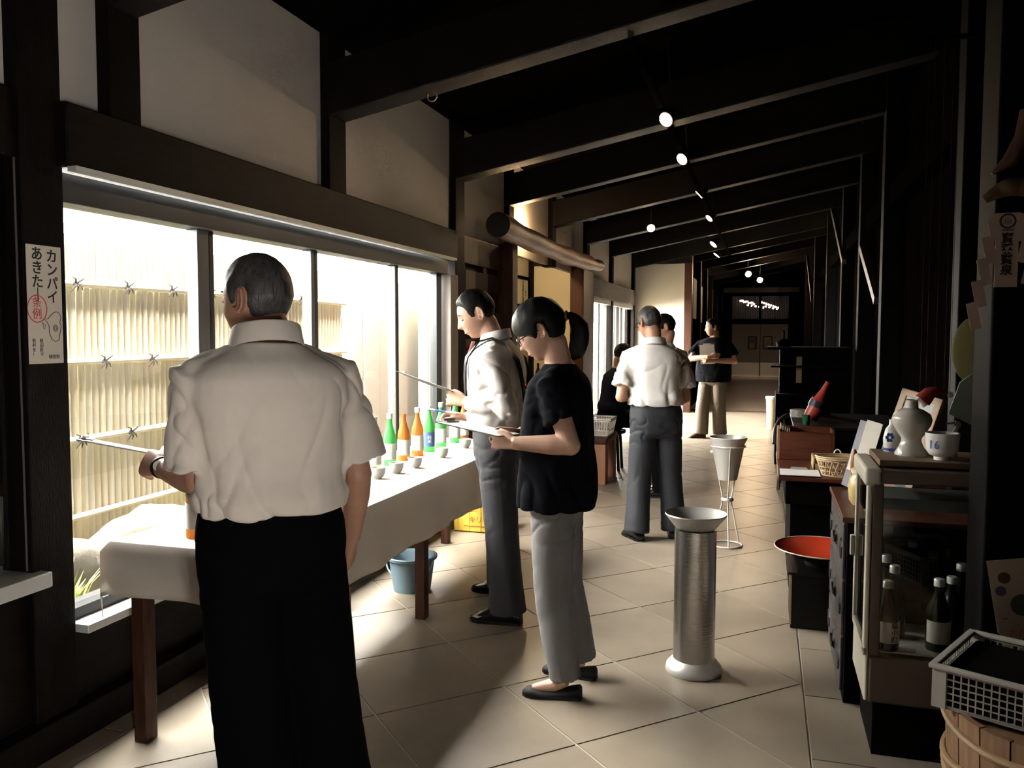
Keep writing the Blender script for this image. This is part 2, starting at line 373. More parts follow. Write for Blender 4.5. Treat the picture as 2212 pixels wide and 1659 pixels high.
# far end: lattice transom over double swing doors
wf = struct(MB().bx(-1.5, -1.12, 29.6, 29.7, 0, 4).bx(.72, 1.2, 29.6, 29.7, 0, 4).bx(-1.12, .72, 29.6, 29.7, 1.80, 1.98).bx(-1.12, .72, 29.6, 29.7, 2.75, 4).build('wall_far', wood_blk))
for i in range(34): box('transom_bar', -1.12+i*.0545, -1.12+i*.0545+.02, 29.60, 29.64, 1.98, 2.75, mat('transom_timber', (.05, .045, .045), .5), wf)
box('transom_stile', -.24, -.16, 29.57, 29.64, 1.98, 2.75, wood_blk, wf)
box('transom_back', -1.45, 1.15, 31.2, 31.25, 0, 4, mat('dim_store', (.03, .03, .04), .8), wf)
box('far_beam', -1.4, 1.03, 29.3, 29.5, 2.86, 3.02, mat('grey_duct', (.25, .24, .25), .4, .5), wf)
bulb_m = mat('bulb_glow', (1, .8, .6), .5, emit=((1, .72, .55), 9))
for i, (dx, dz) in enumerate([(.03*q+.0, -.012*q*(q % 3)) for q in range(14)]):
    pass
bp_ = [(-.86+.055*q, 2.62-.012*q+.02*math.sin(q*2.1)) for q in range(9)]+[(-.62+.13*q, 2.47-.022*q) for q in range(5)]+[(-.15+.075*q, 2.56-.027*q) for q in range(8)]+[(-.02+.12*q, 2.42-.03*q) for q in range(4)]
dA = sempty('door_2', (-.2, 29.58, 0))
door_m = mat('grey_swing_door', (.42, .40, .38), .5)
for a, b in ((-1.1, -.19), (-.17, .70)):
    df = box('door_leaf', a, b, 29.55, 29.60, .03, 1.80, door_m, dA, bevel=.004)
    box('kick_plate', a+.01, b-.01, 29.542, 29.55, .05, .50, mat('kick_steel', (.6, .58, .55), .3, 1), df)
for a, b, m in ((-.56, -.30, mat('porthole_blue', (.05, .06, .13), .2)), (-.08, .20, mat('porthole_pale', (.35, .36, .30), .2))):
    pf = MB(); c = ((a+b)/2, 29.545, 1.17)
    def rr_(w, h, r=.05):
        o = []
        for q in range(4):
            sx, sz = ((1, 1), (-1, 1), (-1, -1), (1, -1))[q]
            for t in range(5):
                an = q*PI/2+t*PI/8; o.append((c[0]+sx*(w-r)+r*math.cos(an), c[2]+sz*(h-r)+r*math.sin(an)))
        return o
    pf.prism(rr_((b-a)/2+.02, .23), 29.535, 29.55, axis='y').build('porthole_frame', black, dA)
    MB().prism(rr_((b-a)/2-.015, .195), 29.53, 29.537, axis='y').build('porthole_pane', m, dA)
box('notice', -.53, -.37, 29.524, 29.53, .97, 1.17, mat('orange_notice', (.6, .42, .15), .7), dA)
box('threshold', -1.12, .72, 29.3, 29.6, .03, .05, mat('kick_steel', (.6, .58, .55), .3, 1), dA)

# ================================================================= the garden strip
gnd = struct(MB().bx(-9, -2.56, -4, 18, -.1, .28).build('garden_ground', mat('garden_soil', (.22, .19, .13), .95, var=(5, (.34, .30, .20)), bump=(20, .8))))
bam = [mat('bamboo_%d' % i, c, .5, var=(2.5, c2), stretch=(6, 6, .6)) for i, (c, c2) in enumerate((((.82, .75, .58), (.86, .80, .66)), ((.85, .79, .63), (.80, .71, .52)), ((.79, .71, .52), (.85, .78, .62))))]
fe = thing('bamboo_fence', 'sunlit bamboo fence tied with dark rope outside the window', 'fence', (-3.42, 4.6, .28))
y = 2.3; i = 0
while y < 6.35:
    d = .043+.006*random.random()
    MB().cyl((-3.42, y, .28), (-3.42, y, 1.97+.03*random.random()), d/2, d/2*.96, 10).build('bamboo_pole', bam[i % 3], fe, smooth=True)
    y += d+.0015; i += 1
for z in (.52, .92, 1.32, 1.72):
    MB().tube([(-3.385, 2.3, z), (-3.385, 4.3, z+.008), (-3.385, 6.35, z)], .019, 8, flat=.9).build('bamboo_rail', bam[1], fe, smooth=True)
rope = mat('black_palm_rope', (.035, .03, .025), .9)
tm = None
for zi, z in enumerate((.92, 1.32, 1.72)):
    for q in range(9):
        yy = 3.46-.36*2+q*.36+(.18 if zi % 2 else 0)
        t = MB(); c = Vector((-3.363, yy, z+.004))
        for ang, L in ((.6, .055), (2.4, .05), (3.9, .06), (5.5, .045), (4.6, .04)):
            e = c+Vector((.012, math.cos(ang)*L, math.sin(ang)*L)); m_ = (c+e)/2+Vector((.012, 0, .006))
            t.tube([c, m_, e], [.007, .005, .002], 6)
        t.sphere(c, .012, .016, .014, 8, 6)
        t.build('rope_tie', rope, fe, smooth=True)
fp = thing('board_fence', 'white vertical board fence with dark gaps beyond the bamboo', 'fence', (-3.42, 11, .28))
bw = mat('white_painted_board', (.74, .74, .70), .8, var=(2, (.66, .67, .63)))
y = 6.4; i = 0
while y < 11.6:
    box('board', -3.44, -3.40+(.008 if i % 2 else 0), y, y+.30, .28, 1.95, bw, fp); y += .318; i += 1
box('added_gap_sheet', -3.56, -3.51, 6.4, 11.6, .28, 1.93, mat('gap_sheet_dark', (.02, .02, .02), .9), fp)  # dark sheet added behind the boards to keep their gaps dark
box('fence_rail', -3.50, -3.44, 6.4, 11.6, .7, .78, bw, fp); box('fence_rail', -3.50, -3.44, 6.4, 11.6, 1.6, 1.68, bw, fp)
st_m = mat('garden_stone', (.14, .13, .11), .9, var=(4, (.24, .22, .18)), bump=(14, 1))
def stone(name, c, r, label, seed):
    s = MB(); s.sphere(c, *r, n=18, m=12); o_v = []
    for p in s.v:
        p = Vector(p); n = noise.noise(p*6+Vector((seed, 0, 0))); d = (p-Vector(c)); o_v.append(tuple(Vector(c)+d*(1+.28*n)))
    s.v = o_v; return tag(s.build(name, st_m, smooth=True), label, 'stone', 'garden stones')
stone('garden_stone', (-2.90, 2.93, .42), (.14, .17, .15), 'rounded grey garden stone nearest the window corner', 1)
stone('garden_stone', (-3.08, 3.6, .42), (.17, .34, .15), 'long flat garden stone beyond the tablecloth corner', 5)
stone('garden_stone', (-3.2, 2.85, .38), (.11, .13, .11), 'small garden stone against the bamboo fence', 9)
leaf_m = [mat('garden_leaf_%d' % i, c, .6) for i, c in enumerate(((.42, .46, .12), (.55, .50, .18), (.30, .36, .10)))]
for n, (c, h, lab) in enumerate((((-2.68, 2.62, .28), .26, 'dry grass clump just outside the window corner'), ((-2.72, 3.28, .28), .26, 'leafy green tuft behind the rounded garden stone'), ((-3.22, 4.4, .28), .42, 'thin tall garden plant against the bamboo fence'))):
    b = MB()
    for q in range(26):
        an = random.random()*6.28; l = h*(.5+.6*random.random()); sp = .05+.12*random.random()
        p0 = Vector(c)+Vector((math.cos(an)*.03, math.sin(an)*.05, 0)); p2 = p0+Vector((math.cos(an)*sp, math.sin(an)*sp, l)); p1 = (p0+p2)/2+Vector((0, 0, .05))
        s_ = Vector((-math.sin(an), math.cos(an), 0))*.008
        b.add([p0-s_*.5, p0+s_*.5, p1+s_, p1-s_, p2], [(0, 1, 2, 3), (3, 2, 4)])
    o = b.build('garden_plant', leaf_m[n], fix=False); tag(o, lab, 'plant', 'garden plants')
# daylight enters here (sampling portals in the wall openings)
portal((-2.62, 4.3, 1.2), (0, R(-90), 0), 1.55, 3.9)
portal((1.24, -1.01, .8), (0, R(90), 0), .9, .42)
portal((-2.62, 13.72, 1.1), (0, R(-90), 0), 1.75, 4.2)
# ================================================================= people
def remesh(sh, voxel, it=3, fac=.5):
    me = bpy.data.meshes.new('tmp'); me.from_pydata([tuple(p) for p in sh.v], [], sh.f)
    b = bmesh.new(); b.from_mesh(me); bmesh.ops.recalc_face_normals(b, faces=b.faces); b.to_mesh(me); b.free()
    o = bpy.data.objects.new('tmp', me); COL.objects.link(o)
    r = o.modifiers.new('r', 'REMESH'); r.mode = 'VOXEL'; r.voxel_size = voxel
    s = o.modifiers.new('s', 'SMOOTH'); s.iterations = it; s.factor = fac
    bpy.context.view_layer.update()
    out = bpy.data.meshes.new_from_object(o.evaluated_get(bpy.context.evaluated_depsgraph_get()))
    bpy.data.objects.remove(o); bpy.data.meshes.remove(me)
    out.polygons.foreach_set('use_smooth', [True]*len(out.polygons))
    return out
def displace(me, fn):
    n = len(me.vertices); co_ = np.empty(n*3); me.vertices.foreach_get('co', co_); co_ = co_.reshape(-1, 3)
    no = np.empty(n*3); me.vertex_normals.foreach_get('vector', no); no = no.reshape(-1, 3)
    d = np.array([fn(Vector(co_[i])) for i in range(n)])
    co_ += no*d[:, None]; me.vertices.foreach_set('co', co_.ravel()); me.update()
def sm(a, b, x):
    t = max(0, min(1, (x-a)/(b-a))); return t*t*(3-2*t)
def ridge(p): return 1-abs(noise.noise(p))*2
def crease(p): return -max(0, 1-abs(noise.noise(p))*3.2)**2
G2 = lambda x, s: math.exp(-(x/s)**2)
def head_pt(th, ph, fem=False):
    nx, ny, nz = math.sin(th)*math.sin(ph), math.sin(th)*math.cos(ph), math.cos(th)
    x, y, z = .076*nx, .097*ny, .117*nz; t = max(0, -nz)
    x *= 1-(.34 if fem else .26)*t**1.6
    if ny < 0: y *= 1-.42*t**.8; y -= .006*sm(-.2, .5, nz)
    y += .026*t*t
    if ny > .15 and -.95 < nz < .75:
        w = sm(.15, .45, ny)
        pz = max(0, min(1, (.016-z)/.052)) if z > -.036 else max(0, 1-(-.036-z)/.010)
        y += w*(.003+.027*pz**1.4)*G2(x, .008+.007*pz)*(1 if -.046 < z < .024 else 0)*sm(.026, .006, z)       # nose
        for s in (-1, 1): y -= w*.010*G2(x-s*.033, .015)*G2(z-.004, .012)                                 # eye sockets
        for s in (-1, 1): y += w*.004*G2(x-s*.033, .016)*G2(z-.024, .007)                                 # brow
        for s in (-1, 1): y += w*.005*G2(x-s*.042, .018)*G2(z+.030, .018)                                 # cheek
        y += w*(.006*G2(x, .020)*(G2(z+.062, .006)+G2(z+.074, .006))-.003*G2(x, .022)*G2(z+.068, .0025)) # lips
        y -= w*.004*G2(x, .03)*G2(z+.086, .007); y += w*.007*G2(x, .020)*G2(z+.104, .012)               # chin
    return Vector((x, y, z)), Vector((nx, ny, nz))
def head_shape(sh, M, fem=False, n=56, m=44):
    rings = []
    for i in range(m+1):
        th = PI*min(max(i/m, .004), .996); rings.append([M @ head_pt(th, 2*PI*k/n, fem)[0] for k in range(n)])
    sh.loft(rings)
    for s in (-1, 1):                                              # ears: rim and lobe
        c = Vector((s*.0765, -.010, -.004))
        pts = [c+Vector((s*(.004+.010*math.sin(a/5.2*PI)), -.016*math.sin(a)*1.0-.002, .030*math.cos(a))) for a in np.linspace(-.35, 4.1, 14)]
        sh.tube([M @ p for p in pts], .0055, 8)
        sh.sphere(M @ (c+Vector((s*.003, -.004, 0))), .007, .014, .024, 10, 8, M=M.to_3x3().to_4x4())
        sh.sphere(M @ (c+Vector((s*.004, -.001, -.028))), .005, .008, .010, 8, 6, M=M.to_3x3().to_4x4())
def hair_mesh(M, line, thick, fem=False, seed=0, rough=.004, n=72, m=56):
    """a cap of hair: the scalp offset outward above the hairline, tucked under the skin below it"""
    rings = []
    for i in range(m+1):
        th = PI*min(max(i/m, .004), .996); r = []
        for k in range(n):
            ph = 2*PI*k/n; p, d = head_pt(th, ph, fem)
            a = abs(ph if ph <= PI else 2*PI-ph)*180/PI
            zh = np.interp(a, [q[0] for q in line], [q[1] for q in line])
            w = sm(-.004, .030, p.z-zh)**.8
            tt = thick*(.75+.35*sm(0, .09, p.z)) if not callable(thick) else thick(a, p.z)
            tt += rough*noise.noise(Vector((p.x*60, p.y*60, p.z*18+seed)))
            r.append(M @ (p+d*(tt*w-.006*(1-w))))
        rings.append(r)
    s = MB(); s.loft(rings); return s
MALE_LINE = [(0, .052), (25, .056), (45, .046), (62, .030), (72, -.020), (84, -.024), (90, .018), (104, .016), (112, -.040), (140, -.060), (180, -.066)]
def hand(sh, wrist, fdir, ndir, side, curl=(.5, .6, .4), spread=.10, thumb=(.7, .5), s=1.0, mid=False):
    """palm + four unequal bent fingers + thumb; fdir: towards fingers, ndir: back of the hand, side: +1 thumb on +X of frame"""
    y = Vector(fdir).normalized(); z = Vector(ndir); z = (z-y*z.dot(y)).normalized(); x = y.cross(z)*side
    W = lambda a, b, c: Vector(wrist)+(x*a+y*b+z*c)*s
    rings = []
    for t, hw, hh, cx in ((-.035, .026, .020, 0), (0, .027, .019, 0), (.03, .036, .0175, .003), (.06, .041, .0155, .003), (.085, .042, .0135, .001), (.097, .036, .010, 0)):
        rings.append([W(cx+hw*math.cos(a), t, hh*math.sin(a)) for a in (2*PI*k/14 for k in range(14))])
    sh.loft(rings)
    for i, (fx, L) in enumerate(((.031, .072), (.0105, .080), (-.0105, .074), (-.031, .058))):
        c = curl if not isinstance(curl[0], (tuple, list)) else curl[i]
        p = Vector((fx, .086-abs(fx-.0105)*.15, .001)); an = 0; sp = spread*(fx/.031); pts = [p-Vector((0, .02, 0)), p]
        for seg, cu in zip((.45, .30, .25), c):
            an -= cu; d = Vector((math.sin(sp), math.cos(sp)*math.cos(an), math.cos(sp)*math.sin(an))); 
            for q in (1, 2): p = p+d*L*seg/2; pts.append(p.copy())
        sh.tube([W(*q) for q in pts], lerp_list([.0092, .0092, .0085, .0078, .0066], len(pts)), 9)
    p = Vector((.024, .022, -.006)); a0, bend = thumb; pts = [p]
    for seg, da in ((.036, 0), (.030, bend*.5), (.024, bend*.5)):
        a0 -= da*.6; d = Vector((math.sin(a0), math.cos(a0), -.35-da*.5)).normalized(); p = p+d*seg; pts.append(p.copy())
    sh.tube([W(*q) for q in pts], [.0135, .0115, .0100, .0075], 9)
skin = mat('skin_tan', (.50, .27, .18), .5, var=(30, (.46, .24, .16)), bump=(150, .05))
skin_f = mat('skin_fair', (.62, .38, .28), .5, var=(30, (.58, .34, .25)), bump=(150, .05))
hair_b = mat('black_hair', (.006, .005, .005), .5, spec=.2, bump=(90, .22), stretch=(3, 3, .5))
hair_g = mat('greying_hair', (.035, .030, .030), .45, var=(40, (.08, .075, .075)), bump=(90, .25), stretch=(3, 3, .5))
eye_m = mat('dark_eye', (.012, .008, .006), .2)
shirt_w = mat('white_cotton', (.78, .70, .62), .85, bump=(400, .03))
shirt_w2 = mat('bright_white_cotton', (.86, .83, .80), .85, bump=(400, .03))
shirt_k = mat('black_jersey', (.004, .0045, .007), .9, bump=(250, .1), spec=.05)
shirt_n = mat('navy_cotton', (.006, .008, .016), .9, spec=.08)
tr_k = mat('black_trouser_cloth', (.0025, .0025, .003), .9, spec=.04)
tr_n = mat('navy_trouser_cloth', (.014, .016, .023), .75, bump=(250, .1))
tr_s = mat('slate_trouser_cloth', (.030, .031, .037), .75, bump=(250, .1))
tr_g = mat('grey_cotton_trouser', (.17, .165, .165), .8, bump=(200, .15))
tr_o = mat('khaki_trouser', (.17, .135, .10), .8, bump=(200, .15))
leather = mat('black_leather', (.008, .007, .006), .25, coat=.3)
leather_b = mat('brown_leather', (.09, .04, .02), .4)
def sup(a, e=.8):
    c, s = math.cos(a), math.sin(a)
    return math.copysign(abs(c)**e, c), math.copysign(abs(s)**e, s)
TORSO = [(.75, .10, .06, 0), (.78, .150, .095, 0), (.86, .172, .112, 0), (.93, .174, .118, -.002), (1.00, .158, .108, .004), (1.08, .158, .108, .004), (1.18, .170, .118, .002), (1.28, .182, .122, -.004), (1.345, .176, .110, -.008), (1.385, .150, .090, -.012), (1.412, .108, .074, -.014), (1.437, .070, .064, -.014)]
class Person:
    def __init__(s, label, pos, heading, h, lean=(0, 0), pelvis=(0, 0), wide=1.0, deep=1.0, group=None):
        s.s = h/1.70; s.o = thing('person', label, 'person', (pos[0], pos[1], pos[2] if len(pos) > 2 else 0), heading, group)
        s.W = wm(s.o); s.Wi = s.W.inverted(); s.lean = lean; s.pel = pelvis; s.wide = wide; s.deep = deep; s.body = MB()
    def off(s, z):
        t = (z-.9)/.5; u = min(max(t, 0), 1.3)
        return Vector((s.pel[0]+s.lean[0]*u, s.pel[1]+s.lean[1]*u*abs(u)**.2 if u else s.pel[1], 0))
    def L(s, p): return s.Wi @ Vector(p)
    def ring(s, z, hw, hd, yo, gx=0, gy=0, n=32, e=.82):
        o = s.off(z); out = []
        for k in range(n):
            c, si = sup(2*PI*k/n, e); out.append(Vector((o.x+c*(hw*s.wide+gx), o.y+yo+si*(hd*s.deep+gy), z))*s.s)
        return out
    def sh_pt(s, sd): o = s.off(1.38); return Vector((o.x+sd*.185*s.wide, o.y-.010, 1.348))*s.s
    def make_body(s, head_M, arms, legs, fem=False, skin_m=None, voxel=.005, seated=False):
        """arms: {side: (elbow, wrist, fdir, ndir, curl, thumb)} in local metres, legs: {side: (hip, knee, ankle, foot_dir)}"""
        b = s.body; q = s.s
        b.loft([s.ring(*r) for r in TORSO])
        nb = s.off(1.40); nb = Vector((nb.x, nb.y-.012, 1.38))*q
        hb = head_M @ Vector((0, -.026, -.062)); hb2 = head_M @ Vector((0, -.020, -.02))
        b.tube([nb, nb.lerp(hb, .5)+Vector((0, -.004, 0)), hb, hb2], [.070*q, .057*q, .057*q, .05*q], 16)
        head_shape(b, head_M, fem); s.head_M = head_M
        for sd, a in arms.items():
            shp = s.sh_pt(sd); el, wr = Vector(a[0]), Vector(a[1])
            inn = shp+Vector((-sd*.06, 0, .0))*q
            b.tube([inn+Vector((0, 0, -.012)), shp+Vector((0, 0, -.008)), shp.lerp(el, .45), el], [.042*q, .048*q, .045*q, .039*q], 14)
            b.tube([el, el.lerp(wr, .3), wr], [.040*q, .042*q, .027*q], 14)
            b.sphere(el, .041*q, n=12, m=8)
            hand(b, wr, a[2], a[3], -sd, a[4], thumb=a[5], s=q)
        for sd, l in legs.items():
            hip, kn, an = Vector(l[0]), Vector(l[1]), Vector(l[2]); fd = Vector(l[3]).normalized()
            b.tube([hip+Vector((0, 0, .06)), hip, hip.lerp(kn, .5), kn], [.082*q, .085*q, .072*q, .054*q], 14)
            b.tube([kn, kn.lerp(an, .3), an], [.054*q, .055*q, .037*q], 14)
            b.sphere(kn, .055*q, n=12, m=8)
            toe = an+fd*.14*q; toe.z = an.z-.058*q
            b.tube([an, an+fd*.05*q+Vector((0, 0, -.036*q)), toe], [.037*q, .030*q, .018*q], 10)
        me = remesh(b, voxel, 2, .5); s.arms = arms; s.legs = legs
        o = link(me, 'body', skin_m or skin, s.o, s.W)
        return o
    def cloth(s, name, sh, m, voxel=.008, it=4, fn=None):
        me = remesh(sh, voxel, it, .5)
        if fn: displace(me, fn)
        return link(me, name, m, s.o, s.W)
    def shirt(s, m, sleeve=.62, g=.016, hem=.98, blouse=.02, loose=0, long=False, voxel=.008, wr=.006, cuff_r=1.0, name='shirt', slv_g=0):
        q = s.s; b = MB(); rows = [r for r in TORSO if r[0] > hem+.01]
        def tor(z): return [float(np.interp(z, [r[0] for r in TORSO], [r[i] for r in TORSO])) for i in (1, 2, 3)]
        rings = []
        zs = [hem, hem+.02, hem+.05, hem+.10, 1.15, 1.22, 1.28, 1.32, 1.345, 1.365, 1.385, 1.40, 1.412, 1.425, 1.437] if not loose else [hem, hem+.01, hem+.06, hem+.14, 1.02, 1.10, 1.18, 1.28, 1.32, 1.345, 1.365, 1.385, 1.40, 1.412, 1.425, 1.437]
        for z in sorted(set(zs)):
            hw, hd, yo = tor(z); gg = g+loose*sm(1.30, 1.0, z)
            bl = blouse*math.exp(-((z-hem-.055)/.05)**2) if not loose else 0
            gg = gg*sm(1.44, 1.36, z)+.006
            if loose: hw = max(hw, .165*(1 if z < 1.2 else 0)); hd = max(hd, .11*(1 if z < 1.2 else 0))
            rings.append(s.ring(z, hw, hd, yo, gg+bl, gg+bl))
        b.loft(rings)
        for sd, a in s.arms.items():
            shp = s.sh_pt(sd); el, wr_ = Vector(a[0]), Vector(a[1]); inn = shp+Vector((-sd*.085, 0, -.022))*q
            o_ = s.off(1.40); nk = Vector((o_.x+sd*.045, o_.y-.014, 1.392))*q
            b.tube([nk, nk.lerp(shp, .5)+Vector((0, 0, -.002))*q, shp+Vector((sd*.002, 0, -.010))*q], [.046*q+g*.3, .048*q+g*.4, (.046+g*.5)*q], 16)
            r0 = .050+g*.55+slv_g*.2; r1 = .062+g*.5+slv_g
            if not long:
                e = shp.lerp(el, sleeve); d = (el-shp).normalized()
                b.tube([inn, shp+Vector((sd*.004, 0, -.012)), shp.lerp(el, sleeve*.5), e-d*.002, e, e-d*.01, e-d*.045], [(r0-.006)*q, r0*q, (r0*.4+r1*.6)*q, r1*q, (r1-.012)*q, (r1-.016)*q, (r1-.018)*q], 22)
            else:
                pts = [inn, shp+Vector((sd*.004, 0, -.012)), shp.lerp(el, .5), el+Vector((0, 0, -.01)), el.lerp(wr_, .45), el.lerp(wr_, .80), el.lerp(wr_, .90), el.lerp(wr_, .985)]
                b.tube(pts, [(r0-.006)*q, (r0)*q, .064*q, .062*q, .058*q, .056*q, .042*q, .040*q], 20)
                b.sphere(el, .062*q, n=14, m=10)
        ar = [(s.sh_pt(sd), Vector(a[0])) for sd, a in s.arms.items()]
        def fn(v):
            z = v.z/q; w = .35+.65*sm(1.40, 1.25, z); lo = sm(1.25, 1.0, z)
            f = noise.noise(Vector((v.x*8, v.y*8, v.z*2.6)))*.9+(.35+lo)*crease(Vector((v.x*7+v.z*1.5, v.y*7, v.z*2.2+3)))*1.0+crease(Vector((v.x*9-v.z*4, v.y*9, v.z*3+8)))*.5*w
            dm = min(((v-(p0+(p1-p0)*max(0, min(1, (v-p0).dot(p1-p0)/(p1-p0).length_squared)))).length for p0, p1 in ar), default=1)
            k = sm(.16, .07, dm)
            f += k*(crease(Vector((v.x*10+v.z*5, v.y*10, v.z*9)))*1.1+noise.noise(Vector((v.x*14, v.y*14, v.z*14)))*.5)
            return wr*w*f
        return s.cloth(name, b, m, voxel, 11, fn)
    def collar(s, m, open_=.5, r=.068, hgt=.042, yoff=-.012, lift=0):
        """folded collar band round the neck, points at the front"""
        q = s.s; o = s.off(1.43); b = MB(); n = 40; inner = []; 
        def P(a, rad, z): return Vector((o.x+math.sin(a)*rad*1.08, o.y+yoff+math.cos(a)*rad, z))*q
        rings = []
        for k in range(n+1):
            a = open_*.5+(2*PI-open_)*k/n; bk = (1-math.cos(a))/2            # 1 at the back
            zt = 1.450+lift+.034*bk; 
            zo = zt-hgt*(1.0+.25*(1-bk)); ro = r+.024-.006*bk
            rings.append([P(a, r-.004, zt-.03), P(a, r-.002, zt), P(a, r+.006, zt+.004), P(a, r+.010, zt), P(a, ro, zo), P(a, ro-.004, zo-.001), P(a, r+.004, zt-.008)])
        b.loft(rings); return b.build('collar', m, s.o, smooth=True, local=True)
    def trousers(s, m, top=1.03, g=.014, hem=.05, knee_r=.078, hem_r=.076, voxel=.008, wr=.005, seat_z=None, crop=0, name='trousers', thigh=.100):
        q = s.s; b = MB(); rings = []
        for z in (top, top-.03, .95, .90, .86, .82, .79, .755):
            hw, hd, yo = [float(np.interp(z, [r[0] for r in TORSO], [r[i] for r in TORSO])) for i in (1, 2, 3)]
            rings.append(s.ring(z, hw, hd, yo, g, g))
        b.loft(rings)
        for sd, l in s.legs.items():
            hip, kn, an = Vector(l[0]), Vector(l[1]), Vector(l[2]); fd = Vector(l[3]).normalized()
            end = an.copy(); end.z = an.z-.08*q+hem+crop; end = end+Vector((0, -.004, 0))
            d = Vector((0, 0, 1)) if (kn-an).length < 1e-3 else (kn-an).normalized()
            b.tube([hip+Vector((0, 0, .07))*q, hip, hip.lerp(kn, .5), kn], [.088*q, thigh*q, (thigh+knee_r)*.5*q, knee_r*q], 20)
            b.tube([kn, kn.lerp(end, .5), end+d*.03, end, end+d*.004, end+d*.05], [knee_r*q, (knee_r-.002)*q, hem_r*q, (hem_r+.002)*q, (hem_r-.014)*q, (hem_r-.018)*q], 20)
            b.sphere(kn, knee_r*.99*q, n=14, m=10)
        kz = {sd: (Vector(l[1]), Vector(l[2])) for sd, l in s.legs.items()}
        def fn(v):
            z = v.z/q; f = noise.noise(Vector((v.x*10, v.y*10, v.z*3)))*.7
            f += sm(.34, .08, z)*ridge(Vector((v.x*9+v.z*4, v.y*9, v.z*13)))*.4+sm(.16, .04, abs(z-.80))*crease(Vector((v.x*9, v.y*9+v.z*8, v.z*12)))*1.2+sm(.18, .05, abs(z-.46))*crease(Vector((v.x*7+v.z*4, v.y*7+v.z*5, v.z*6)))*.6
            return wr*f*sm(1.03, .96, z)
        return s.cloth(name, b, m, voxel, 4, fn)
    def shoe(s, sd, m, low=False, L=.275):
        q = s.s; l = s.legs[sd]; an = Vector(l[2]); fd = Vector(l[3]); fd.z = 0; fd.normalize(); sdv = Vector((fd.y, -fd.x, 0))
        base = an-Vector((0, 0, an.z)) if an.z < .2 else an-Vector((0, 0, .08*q))
        rings = []; b = MB()
        if not low: sec = [(-.075, .020, .045, .022), (-.066, .032, .070, .03), (-.03, .038, .088, .04), (.02, .040, .098, .045), (.06, .043, .090, .04), (.10, .047, .070, .03), (.14, .047, .050, .024), (.175, .038, .036, .02), (.195, .018, .022, .014)]
        else: sec = [(-.075, .018, .050, .022), (-.066, .028, .058, .03), (-.03, .033, .050, .03), (.02, .033, .036, .02), (.06, .038, .030, .02), (.10, .043, .030, .02), (.135, .042, .036, .022), (.165, .032, .032, .018), (.182, .012, .018, .01)]
        for t, w, hh, _ in sec:
            r = []
            for k in range(16):
                a = 2*PI*k/16; zz = math.sin(a); r.append(base+fd*t*q+sdv*math.cos(a)*w*q*(1 if zz > -.3 else 1.04)+Vector((0, 0, max(.003, hh*.5+hh*.5*zz))))
            rings.append(r)
        b.loft(rings); o = b.build('shoe', m, s.o, smooth=True, local=True)
        sl = MB(); poly = []
        for t, w, _, _ in sec: poly.append((t, w+.003))
        pts = [base+fd*t*q+sdv*w*q for t, w in poly]+[base+fd*t*q-sdv*w*q for t, w in reversed(poly)]
        n = len(pts); v = pts+[p+Vector((0, 0, .014)) for p in pts]
        sl.add(v, [tuple(range(n-1, -1, -1)), tuple(range(n, 2*n))]+[(i, (i+1) % n, n+(i+1) % n, n+i) for i in range(n)])
        sl.build('sole', black, o, local=True)
        if not low:
            for i in range(4):
                t = .045+i*.017; lw = MB(); z0 = np.interp(t, [x[0] for x in sec], [x[2] for x in sec])
                lw.tube([base+fd*t*q-sdv*.018+Vector((0, 0, z0-.004)), base+fd*t*q+Vector((0, 0, z0+.002)), base+fd*t*q+sdv*.018+Vector((0, 0, z0-.004))], .0025, 6)
                lw.build('lace', black, o, local=True)
        return o
    def belt(s, m, z=1.005, g=.019, h=.032, buckle=False):
        b = MB(); rings = []
        hw, hd, yo = [float(np.interp(z, [r[0] for r in TORSO], [r[i] for r in TORSO])) for i in (1, 2, 3)]
        for zz, gg in ((z, g-.004), (z, g+.002), (z+h, g+.002), (z+h, g-.004)): rings.append(s.ring(zz, hw, hd, yo, gg, gg))
        b.loft(rings, closed=True); return b.build('belt', m, s.o, smooth=True, local=True)
    def hair(s, m, line=MALE_LINE, thick=.012, fem=False, seed=0, rough=.004):
        return hair_mesh(s.head_M, line, thick, fem, seed, rough).build('hair', m, s.o, smooth=True, local=True)
    def face(s, fem=False, closed=True):
        M = s.head_M
        for sd in (-1, 1):
            e = MB(); e.sphere(M @ Vector((sd*.032, .0745, .002)), .0125, n=14, m=10); e.build('eye', eye_m if not closed else MATS['skin_tan'], s.o, smooth=True, local=True)
            y0 = lambda x: .0885-abs(abs(x)-.02)*.25
            b = MB(); b.tube([M @ Vector((sd*x, .0905-max(0, x-.03)*.45, .024+.004*math.sin((x-.012)/.04*PI))) for x in (.014, .022, .03, .040, .048)], [.0018, .003, .003, .0025, .001], 6); b.build('eyebrow', hair_b, s.o, smooth=True, local=True)
            lsh = MB(); lsh.tube([M @ Vector((sd*x, .0865-max(0, x-.03)*.45, .000-.004*math.sin((x-.016)/.032*PI))) for x in (.018, .026, .034, .042, .048)], .0014, 6); lsh.build('eyelash', eye_m, s.o, smooth=True, local=True)
        b = MB(); b.tube([M @ Vector((x, .0945-abs(x)*.35-(x/.03)**2*.004, -.0675)) for x in (-.022, -.011, 0, .011, .022)], [.001, .0022, .0024, .0022, .001], 6)
        b.build('lips', mat('lip', (.42, .16, .13), .45), s.o, smooth=True, local=True)
def headM(s, c, yaw=0, pitch=0, roll=0, scale=1.0):
    """head matrix in the person's frame; yaw + turns to the person's left, pitch + looks down"""
    return Matrix.Translation(c) @ Matrix.Rotation(yaw, 4, 'Z') @ Matrix.Rotation(-pitch, 4, 'X') @ Matrix.Rotation(roll, 4, 'Y') @ Matrix.Scale(scale*s, 4)
